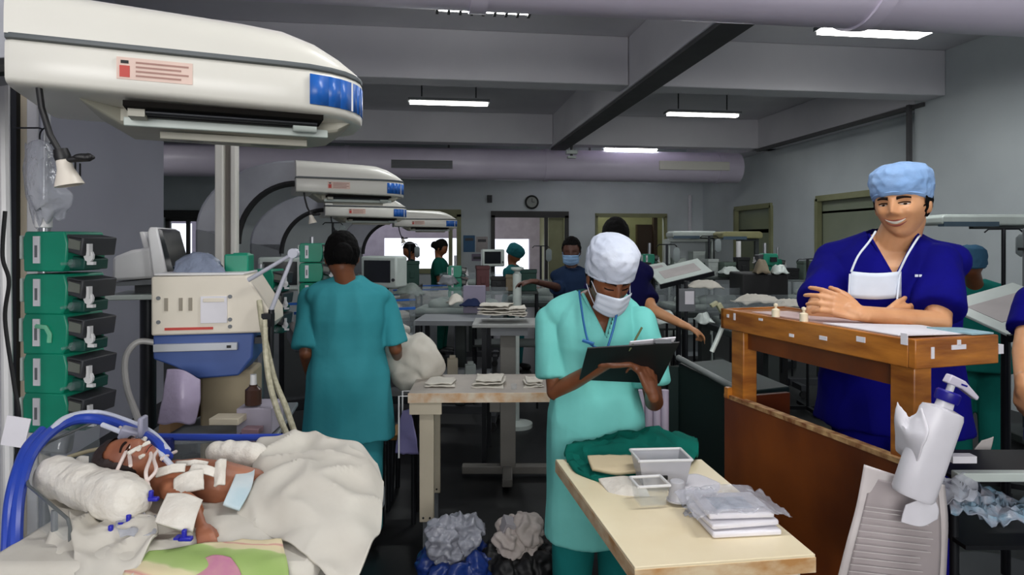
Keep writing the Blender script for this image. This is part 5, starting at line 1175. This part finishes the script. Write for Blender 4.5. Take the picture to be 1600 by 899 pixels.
for px, d, tp, lab in ((520, 5.9, 1.62, 'drip stand left of the third warmer hood, behind the teal nurse'), (640, 7.3, 1.42, 'drip stand left of the two figures at the bright window'), (845, 6.6, 1.40, 'drip stand between the doorway and the masked person'),
    (1042, 5.7, 1.42, 'drip stand beside the shelf unit on the right'), (1108, 6.3, 1.50, 'drip stand just left of the yellowish lamp head'), (1262, 5.4, 1.30, 'drip stand left of the shoulder of the man in navy'), (1568, 3.7, 1.52, 'dark drip stand between the bent person and the instrument rack')): drip(lab, px, d, tp)
def kits(label, px, d, z, a=0):
    M = FR(px, d, a); t = thing('kit_trolley', label, 'trolley', M)
    for zz in (z - .45, z): obj('trolley_tray', B().bb(-.28, .28, -.18, .18, zz - .02, zz), cotm, t, bevel=.004)
    for x in (-.27, .27):
        for y in (-.17, .17): obj('trolley_leg', B().rod((x, y, .03), (x, y, z), .01), dmetal, t)
    return M
cols = [('dark_green_box', (10, 60, 50), 'dark green'), ('grey_green_box', (92, 108, 98), 'grey green'), ('tan_box', (124, 110, 86), 'tan'), ('black_box', (16, 18, 20), 'black'), ('pale_box', (168, 176, 172), 'pale'), ('maroon_box', (84, 38, 40), 'maroon')]
n_ = 0
for lab, px, d, z, seq in (('kit trolley below the yellowish lamp head', 1122, 5.95, 1.12, (0, 4, 1, 3)), ('kit trolley between the black cabinet and the right wall', 1266, 6.9, 1.04, (3, 1, 2, 4)), ('kit trolley in front of the open doorway', 790, 5.6, 1.02, (5, 3, 2, 0)), ('kit trolley left of the figures at the bright window', 607, 5.7, 1.06, (4, 1, 3, 0)), ('kit trolley right of the aqua nurse cap', 1016, 6.2, 1.08, (0, 3, 4, 1))):
    M = kits(lab, px, d, z); place = ['leftmost', 'second', 'third', 'rightmost']
    for k, ci in enumerate(seq):
        nm, c_, word = cols[ci]; w_, h_ = random.uniform(.10, .13), random.uniform(.10, .24); b = B(M @ Matrix.Translation((-.2 + k * .135, random.uniform(-.05, .05), z)) @ rotm(0, 0, random.uniform(-14, 14)))
        b.bb(-w_ / 2, w_ / 2, -.06, .06, 0, h_).bb(-w_ / 2 - .004, w_ / 2 + .004, -.064, .064, h_ - .03, h_).bb(-.02, .02, -.066, -.06, h_ * .3, h_ * .6)
        o = obj('supply_box', b, mat(nm, c_, .6), bevel=.004); tag(o, '%s %s box on the %s' % (place[k], word, lab), 'box', 'boxes on the kit trolleys')
# white rails on the left
t = thing('accessory_pole', 'pair of tall white poles left of the grey arch', 'pole', FR(355, 3.15))
obj('pole', B().bb(-.055, -.010, -.02, .02, .1, 2.15), hoodm, t, bevel=.008); obj('pole', B().bb(.022, .053, -.02, .02, .1, 2.15), hoodm, t, bevel=.008)
obj('pole_back', B().bb(-.012, .025, .0, .02, .1, 2.15), mat('taupe', (120, 114, 106), .6), t); obj('pole_foot', B().bb(-.1, .1, -.1, .1, .0, .1), greyd, t, bevel=.02)
# incubator cots and beds
def cot(label, M, group=None, h=.9):
    t = thing('infant_cot', label, 'cot', M, group)
    obj('cot_frame', B().bb(-.36, .36, -.22, .22, h - .1, h - .05).bb(-.04, .04, -.04, .04, .15, h - .1), cotm, t, bevel=.006)
    obj('cot_base', B().bb(-.32, .32, -.03, .03, .08, .14).bb(-.3, -.25, -.22, .22, .07, .12).bb(.25, .3, -.22, .22, .07, .12), greyd, t)
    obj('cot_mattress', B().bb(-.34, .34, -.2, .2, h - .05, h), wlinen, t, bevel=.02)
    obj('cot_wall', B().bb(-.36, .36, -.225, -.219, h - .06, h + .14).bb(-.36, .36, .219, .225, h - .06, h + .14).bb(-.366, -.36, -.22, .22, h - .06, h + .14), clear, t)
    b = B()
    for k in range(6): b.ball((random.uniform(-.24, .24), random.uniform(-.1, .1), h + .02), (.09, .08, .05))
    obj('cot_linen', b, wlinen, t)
    for x in (-.27, .27):
        for y in (-.2, .2): obj('castor', B().rod((x, y - .012, .035), (x, y + .012, .035), .035, n=12), blackp, t)
    return t
c0 = cot('cot with linen beyond the linen bundle, below the bright window', FR(720, 5.1, -4), h=.93)
spots = [(738, 7.6, 0, 'cot before the posters on the far wall'), (850, 6.2, -8, 'cot in front of the stooping figure in teal'),
         (1100, 5.4, 6, 'cot with rounded pale linen right of the navy person'), (1205, 4.3, 4, 'cot with white linen just beyond the far end of the standing desk'),
         (1285, 6.1, 0, 'cot against the right wall behind the black cabinet'), (1010, 7.6, 0, 'cot under the window behind the nurse in aqua')]
for px, d, a, lab in spots: copy_tree(c0, FR(px, d, a), lab)
# more pumps, in clusters on poles
def cluster(px, d, ys, lab, ang=0):
    t = thing('pump_pole', 'steel pole carrying ' + lab, 'pole', FR(px, d + .17))
    obj('pole', B().rod((0, 0, .08), (0, 0, EYE + (HZ - ys[0] + 25) / F * d), .014), metal, t); obj('pole_foot', B().rod((0, 0, 0), (0, 0, .08), .2, n=16), greyd, t)
    words = ['topmost', 'second', 'third', 'fourth', 'fifth']
    for k, y in enumerate(ys):
        M = FR(px, d, ang + random.uniform(-4, 4)); M.translation.z = EYE + (HZ - y) / F * d
        copy_tree(p1, M, '%s green pump of %s' % (words[k], lab), lab)
cluster(488, 3.4, [395, 426, 457, 488], 'the stack left of the teal nurse head', 5)
cluster(408, 2.75, [440, 472, 505], 'the low stack behind the silver tube arm', 0)
cluster(1195, 5.6, [405, 425, 445], 'the stack above the black cabinet on the right', 180)
cluster(1215, 7.3, [412, 430], 'the small stack by the white upright', 0)
cluster(712, 5.6, [425, 444, 462], 'the stack in front of the posters', 0)
cluster(1015, 6.5, [405, 423, 441], 'the stack right behind the nurse in aqua', 0)
# patient monitors
def monitor(label, M, z=1.25, sc=None):
    t = thing('patient_monitor', label, 'monitor', M)
    obj('monitor_case', B().bb(-.15, .15, -.06, .10, z - .11, z + .12), lens_, t, bevel=.015)
    obj('monitor_screen', B().bb(-.12, .10, -.064, -.06, z - .07, z + .09), screen, t); obj('monitor_knob', B().rod((.125, -.07, z - .05), (.125, -.06, z - .05), .012), greyd, t)
    obj('monitor_arm', B().rod((0, .05, z - .11), (0, .05, .05), .018), dmetal, t); obj('monitor_foot', B().rod((0, .05, 0), (0, .05, .05), .2, n=18), greyd, t)
    return t
m0 = monitor('patient monitor on a stand left of the second warmer arch', FR(440, 4.4, 20), 1.22)
for px, d, a, z, lab in [(598, 4.7, -20, 1, 'rounded pale monitor right of the head of the nurse seen from behind'), (770, 8.6, 10, 1, 'monitor below the posters on the far wall'), (1085, 8.4, 12, 1.02, 'monitor below the pale hood on the right')]:
    copy_tree(m0, FR(px, d, a), lab, scale=(1, 1, z))
# tilted boards
def board(label, px, py, d, w_, dp, ax, ay, az=0):
    M = FR(px, d, az); M.translation = W(px, py, d); z = M.translation.z
    t = thing('tilted_board', label, 'board', M)
    T = rotm(ax, ay, 0)
    obj('board_plate', B(T).box((0, 0, 0), (w_, dp, .014)), lens_, t, bevel=.003); obj('board_rim', B(T).box((0, -dp / 2, -.008), (w_ + .01, .015, .03)), dmetal, t)
    obj('board_sheet', B(T).box((0, 0, .008), (w_ * .7, dp * .5, .002)), paperg, t)
    obj('board_post', B().rod((0, .03, -.02), (0, .03, -z + .03), .018), dmetal, t); obj('board_foot', B().rod((0, .03, -z), (0, .03, -z + .03), .2, n=18), greyd, t)
    return t
board('pale tilted board right of the cap of the nurse in aqua, nearer one', 1062, 425, 4.4, .36, .30, 16, -14)
board('pale tilted board right of the cap of the nurse in aqua, farther one', 1022, 422, 4.9, .22, .25, 14, -10)
board('white tilted board at the right edge above the standing desk', 1580, 482, 2.7, .34, .38, 14, -16)
# shelf unit, hanging chart, black cabinet
t = thing('wall_shelf_unit', 'pale shelf unit with instruments below the far window on the right', 'shelf', FR(1075, 7.4)); sx = .20
for z in (.4, .8, 1.12, 1.46): obj('shelf_board', B().bb(-.24, .24, -.12, .12, z - .015, z + .015), lens_, t)
obj('shelf_side', B().bb(-.25, -.235, -.12, .12, 0, 1.47).bb(.235, .25, -.12, .12, 0, 1.47), lens_, t); obj('shelf_back', B().bb(-.24, .24, .11, .12, .1, 1.45), wallm, t)
for x, z, h_, lab in ((-.12, 1.135, .12, 'pale box on the upper shelf of the shelf unit'), (.1, 1.135, .2, 'tall pale box on the upper shelf of the shelf unit'), (-.1, .815, .12, 'dark box on the middle shelf of the shelf unit')):
    p = FR(1075, 7.4) @ V3((x, 0, z)); tag(obj('storage_box', B(Matrix.Translation(p)).bb(-.07, .07, -.07, .07, 0, h_).bb(-.074, .074, -.074, .074, h_ - .02, h_), lens_ if 'pale' in lab else greyd, bevel=.004), lab, 'box')
t = thing('hanging_chart', 'grey framed chart with a white sheet hanging right of the nurse in aqua', 'chart', Matrix.Translation(W(1074, 468, 3.9)) @ Matrix.Rotation(-YAW, 4, 'Z'))
obj('chart_board', B().bb(-.05, .05, 0, .01, -.075, .065), greyp, t, bevel=.002); obj('chart_sheet', B().bb(-.015, .04, -.003, 0, -.03, .05), paper, t)
obj('chart_hook', B().tube([(0, .005, .06), (0, .005, .10), (.02, .03, .11)], .003), dmetal, t); obj('chart_stand', B().rod((0, .03, .11), (0, .03, -1.09), .012), dmetal, t)
t = thing('equipment_cabinet', 'black equipment cabinet against the right wall', 'cabinet', FR(1200, 5.12, -4))
obj('cabinet_body', B().bb(-.2, .16, 0, .4, .1, 1.19), blackm, t, bevel=.012); obj('cabinet_door', B().bb(-.18, .14, -.012, 0, .14, .8), blackm, t, bevel=.004); obj('door_handle', B().bb(.10, .115, -.03, -.012, .4, .6), dmetal, t)
obj('cabinet_feet', B().bb(-.18, -.1, .02, .38, 0, .1).bb(.06, .14, .02, .38, 0, .1), dmetal, t)
t = thing('instrument_rack', 'grey instrument rack with a red lit display at the right edge', 'rack', FR(1655, 3.3, 0))
obj('rack_body', B().bb(-.1, .25, 0, .12, .6, 1.52), greyp, t, bevel=.01); obj('rack_display', B().bb(-.085, .1, -.006, 0, 1.24, 1.38), blackm, t)
obj('red_digits', B().bb(-.055, -.01, -.009, -.006, 1.27, 1.35).bb(.02, .06, -.009, -.006, 1.27, 1.35), reddisp, t); obj('rack_shelf', B().bb(-.12, .27, -.03, .12, 1.40, 1.415), dmetal, t)
obj('rack_legs', B().bb(-.08, -.04, .02, .06, 0, .6).bb(.19, .23, .02, .06, 0, .6).bb(-.08, -.04, .08, .11, 0, .6).bb(.19, .23, .08, .11, 0, .6), dmetal, t)
tag(obj('white_cylinder', B(FR(808, 5.0)).lathe([(.001, 0), (.12, 0), (.12, .03), (.018, .05), (.018, .93), (.034, .95), (.034, 1.19), (.018, 1.21), (.05, 1.23), (.05, 1.245), (.001, 1.245)]), lens_), 'white cylinder on a slim stand left of the masked person', 'cylinder')
tag(obj('white_upright', B(FR(1154, 6.0)).rod((0, 0, .9), (0, 0, 1.45), .022).rod((0, 0, 0), (0, 0, .9), .012), whitep), 'short bright white upright above the pump stacks on the right', 'pole')
tag(obj('lilac_folder', B(FR(742, 4.6, -5)).bb(-.085, .075, 0, .03, .93, 1.13), mat('lilac_folder', (142, 136, 156), .6), bevel=.004), 'lilac folder standing on the cot in the middle distance', 'folder')
t = thing('supply_bench', 'dark bench with shelves beyond the beige side table', 'bench', FR(735, 4.25, -3))
obj('bench_top', B().bb(-.36, .12, -.1, .3, .90, .93), greyp, t); obj('bench_shelf', B().bb(-.36, .12, -.1, .3, .52, .55), greyp, t)
for x in (-.34, .1):
    for y in (-.08, .28): obj('leg', B().bb(x - .015, x + .015, y - .015, y + .015, 0, .9), dmetal, t)
for x, h_, m, lab in ((-.25, .09, whitep, 'white bottle on the lower shelf of the dark bench'), (-.12, .12, beige, 'beige pack on the lower shelf of the dark bench'), (.0, .08, lens_, 'pale pack at the right of the lower bench shelf')):
    p = FR(735, 4.25, -3) @ V3((x, .0, .55)); tag(obj('supply_pack', B(Matrix.Translation(p)).bb(-.035, .035, -.03, .03, 0, h_).bb(-.02, .02, -.02, .02, h_, h_ + .02), m, bevel=.004), lab, 'pack')
# small packs on far surfaces
kinds = []
for k, (px, py, d, w_, h_, m, lab) in enumerate([(640, 455, 5.3, .22, .10, wlinen, 'bundle of pale cloth left of the woman in deep green'), (700, 440, 5.4, .16, .08, greyp, 'grey pack beyond the dark bench'), (712, 470, 4.7, .12, .06, linen, 'white pack on the dark bench'),
    (738, 476, 4.6, .14, .05, mat('navy_cloth', (30, 40, 70), .8), 'navy cloth on the dark bench'), (1100, 447, 5.35, .28, .07, linen, 'rounded white cloth on the cot right of the tilted boards'), (1140, 425, 5.8, .18, .06, lens_, 'pale pack beside the small green stack'), (1185, 470, 4.2, .3, .05, linen, 'white sheet bunched beyond the far end of the desk'), (1235, 476, 4.1, .2, .04, linen, 'white sheet end left of the folded arms'),
    (1217, 424, 5.15, .12, .08, lens_, 'pale kit on top of the black cabinet'), (1190, 421, 5.15, .1, .12, mat('tan_pack', (130, 118, 96), .7), 'tan kit on top of the black cabinet'), (1040, 500, 4.0, .12, .08, lens_, 'white pack under the hanging chart'), (1100, 500, 4.2, .1, .06, lens_, 'small white pack right of the hanging chart')]):
    M = FR(px, d, random.uniform(-15, 15)); M.translation = W(px, py, d); b = B(M); b.sheet([[(x * w_ / 2, y * .09, h_ * (1 - .8 * max(abs(x), abs(y)) ** 3) - h_ / 2) for x in (-1, -.5, 0, .5, 1)] for y in (-1, -.4, .4, 1)], 4, .02, 12, k)
    o = obj('cloth_bundle', b, m, solid=.006); tag(o, lab, 'bundle')
hose('white hose stub hanging at the far end of the standing desk', [(1136, 488, 2.46), (1130, 508, 2.47), (1121, 530, 2.47), (1112, 550, 2.47)], .009, lens_)
t = thing('desk_clamp', 'pale clamp at the far left corner of the standing desk', 'clamp', Matrix.Translation(lp(-.035, -.01, ZT - .005)))
obj('clamp_arm', B().box((0, 0, 0), (.02, .02, .05), rotm(0, -30, 0)).box((-.015, 0, .03), (.03, .02, .015), rotm(0, -30, 0)), mat('khaki_clamp', (150, 150, 120), .5), t, bevel=.003); obj('clamp_jaw', B().box((.01, 0, -.03), (.02, .03, .02)), dmetal, t)
# dark green cabinet behind the nurse, grey rail on top
t = thing('low_cabinet', 'dark green cabinet with a grey top rail between the nurse and the wooden desk', 'cabinet', Matrix.Translation(G(.6, 2.9)) @ Matrix.Rotation(-YAW, 4, 'Z'))
ca = V3(((1060 - 800) / F * 3.1, 3.1)); cbx = V3(((1152 - 800) / F * 2.5, 2.5)); o2 = V3((.6, 2.9))
P0 = (ca.x - .6, ca.y - 2.9); P1 = (cbx.x - .6, cbx.y - 2.9)
obj('cabinet_body', B().slab([P0, P1, (P1[0] + .25, P1[1] + .1), (P0[0] + .25, P0[1] + .1)], 0, .86), cabg, t, bevel=.006)
obj('top_rail', B().bb(-1, 1, -1, 1, 0, 0) if False else B().rod((P0[0], P0[1], .885), (P1[0], P1[1], .87), .014), mat('rail_grey', (128, 134, 132), .4), t)
obj('cabinet_side', B().slab([(P0[0] - .04, P0[1] + .02), P0, (P0[0] + .25, P0[1] + .1), (P0[0] + .2, P0[1] + .15)], .0, .84), cabg, t)
t = thing('tube_bundle', 'bundle of pale upright tubes right of the hand of the nurse in aqua', 'tube bundle', FR(1020, 2.62))
for k in range(4): obj('tube', B().rod((-.05 + k * .033, 0, .45), (-.05 + k * .033, 0, .84), .0165, n=14), mat('mauve_tube', (176, 164, 182), .5), t)
obj('bundle_stand', B().bb(-.07, .07, -.03, .03, .42, .45).rod((0, 0, 0), (0, 0, .42), .02), greyd, t)
# bins under the beige table
def bin_(label, px, d, m, bagm, liner, seed):
    M = FR(px, d); t = thing('waste_bin', label, 'bin', M)
    obj('bin_body', B().loft([[(x, y, z) for x, y in ((-.11 * k, -.11 * k), (.11 * k, -.11 * k), (.11 * k, .11 * k), (-.11 * k, .11 * k))] for k, z in ((.85, 0), (1, .06), (1, .13))]), m, t, bevel=.008)
    b = B(M)
    for k in range(9): b.ball((.105 * math.cos(k * .7), .10 * math.sin(k * .7), .15), (.05, .05, .05 + .012 * (k % 3)))
    fuse('bin_liner', b, liner, .008, parent=t, smooth=2, wr=.024, wf=20, seed=seed)
    b = B(M)
    for k in range(7): b.ball((random.uniform(-.05, .05), random.uniform(-.05, .05), .22 + random.uniform(-.02, .07)), (.055, .05, .05))
    fuse('waste', b, bagm, .006, parent=t, smooth=1, wr=.034, wf=22, seed=seed + 2)
    return t
bin_('orange card bin with a navy liner and a clear crumpled bag under the beige table', 712, 2.56, cardb, mat('grey_white_film', (150, 152, 162), .3, bump=.8, bscale=24), bluebag, 1)
bin_('bin full of crumpled white waste right of the navy lined bin', 812, 2.60, mat('tan_card', (120, 96, 56), .7), mat('crumpled_waste', (188, 178, 172), .8, bump=.8, bscale=20), blackm, 5)
tag(obj('waste_carton', B().box((0, 0, 0), (.10, .06, .05), Matrix.Translation(W(803, 824, 2.58)) @ rotm(15, 20, 10)), mat('grey_carton', (160, 156, 160), .7)), 'pale carton thrown on top of the white waste bin', 'carton')
# right bottom corner
t = thing('steel_trolley', 'dark trolley with a pale front rail at the lower right corner', 'trolley', FR(1590, 1.82))
obj('trolley_rail', B().bb(-.19, .3, -.03, .0, .775, .80), lens_, t, bevel=.003); obj('trolley_top', B().bb(-.19, .3, 0, .22, .775, .785), blackm, t); obj('trolley_shelf', B().bb(-.19, .3, -.06, .22, .60, .612), dmetal, t)
for x in (-.18, .28):
    for y in (0, .2): obj('leg', B().rod((x, y, 0), (x, y, .775), .012), dmetal, t)
cloth('plastic_packets', 'pale blue crinkled packets on the lower shelf of the dark trolley', 'packets', [[(1482, 762, 1.88), (1525, 768, 1.88), (1570, 785, 1.88), (1640, 785, 1.88)], [(1480, 785, 1.80), (1525, 792, 1.80), (1570, 805, 1.80), (1640, 802, 1.80)], [(1485, 810, 1.74), (1525, 818, 1.74), (1570, 826, 1.74), (1640, 824, 1.74)]], mat('blue_packets', (110, 150, 172), .3, c2=(150, 150, 160), scale=20, bump=.7, bscale=30), amp=.04, freq=16, thick=.003)
tag(obj('white_strip', B(FR(1500, 1.9)).box((-.01, -.02, .812), (.07, .03, .02)), paper), 'short white strip left end of the dark trolley rail', 'strip')
cloth('plastic_packets', 'grey film heap at the left end of the lower trolley shelf', 'packets', [[(1475, 752, 1.79), (1500, 750, 1.79), (1530, 758, 1.79)], [(1470, 772, 1.76), (1500, 770, 1.75), (1530, 776, 1.76)], [(1478, 790, 1.72), (1500, 792, 1.71), (1525, 792, 1.72)]], plast, amp=.03, freq=16, thick=.002)
cloth('grey_cone', 'grey crumpled paper behind the pump bottle', 'paper', [[(1535, 690, 2.1), (1553, 684, 2.1)], [(1525, 705, 2.1), (1548, 705, 2.1)], [(1520, 718, 2.1), (1540, 722, 2.1)]], paperg, amp=.01, thick=.003)
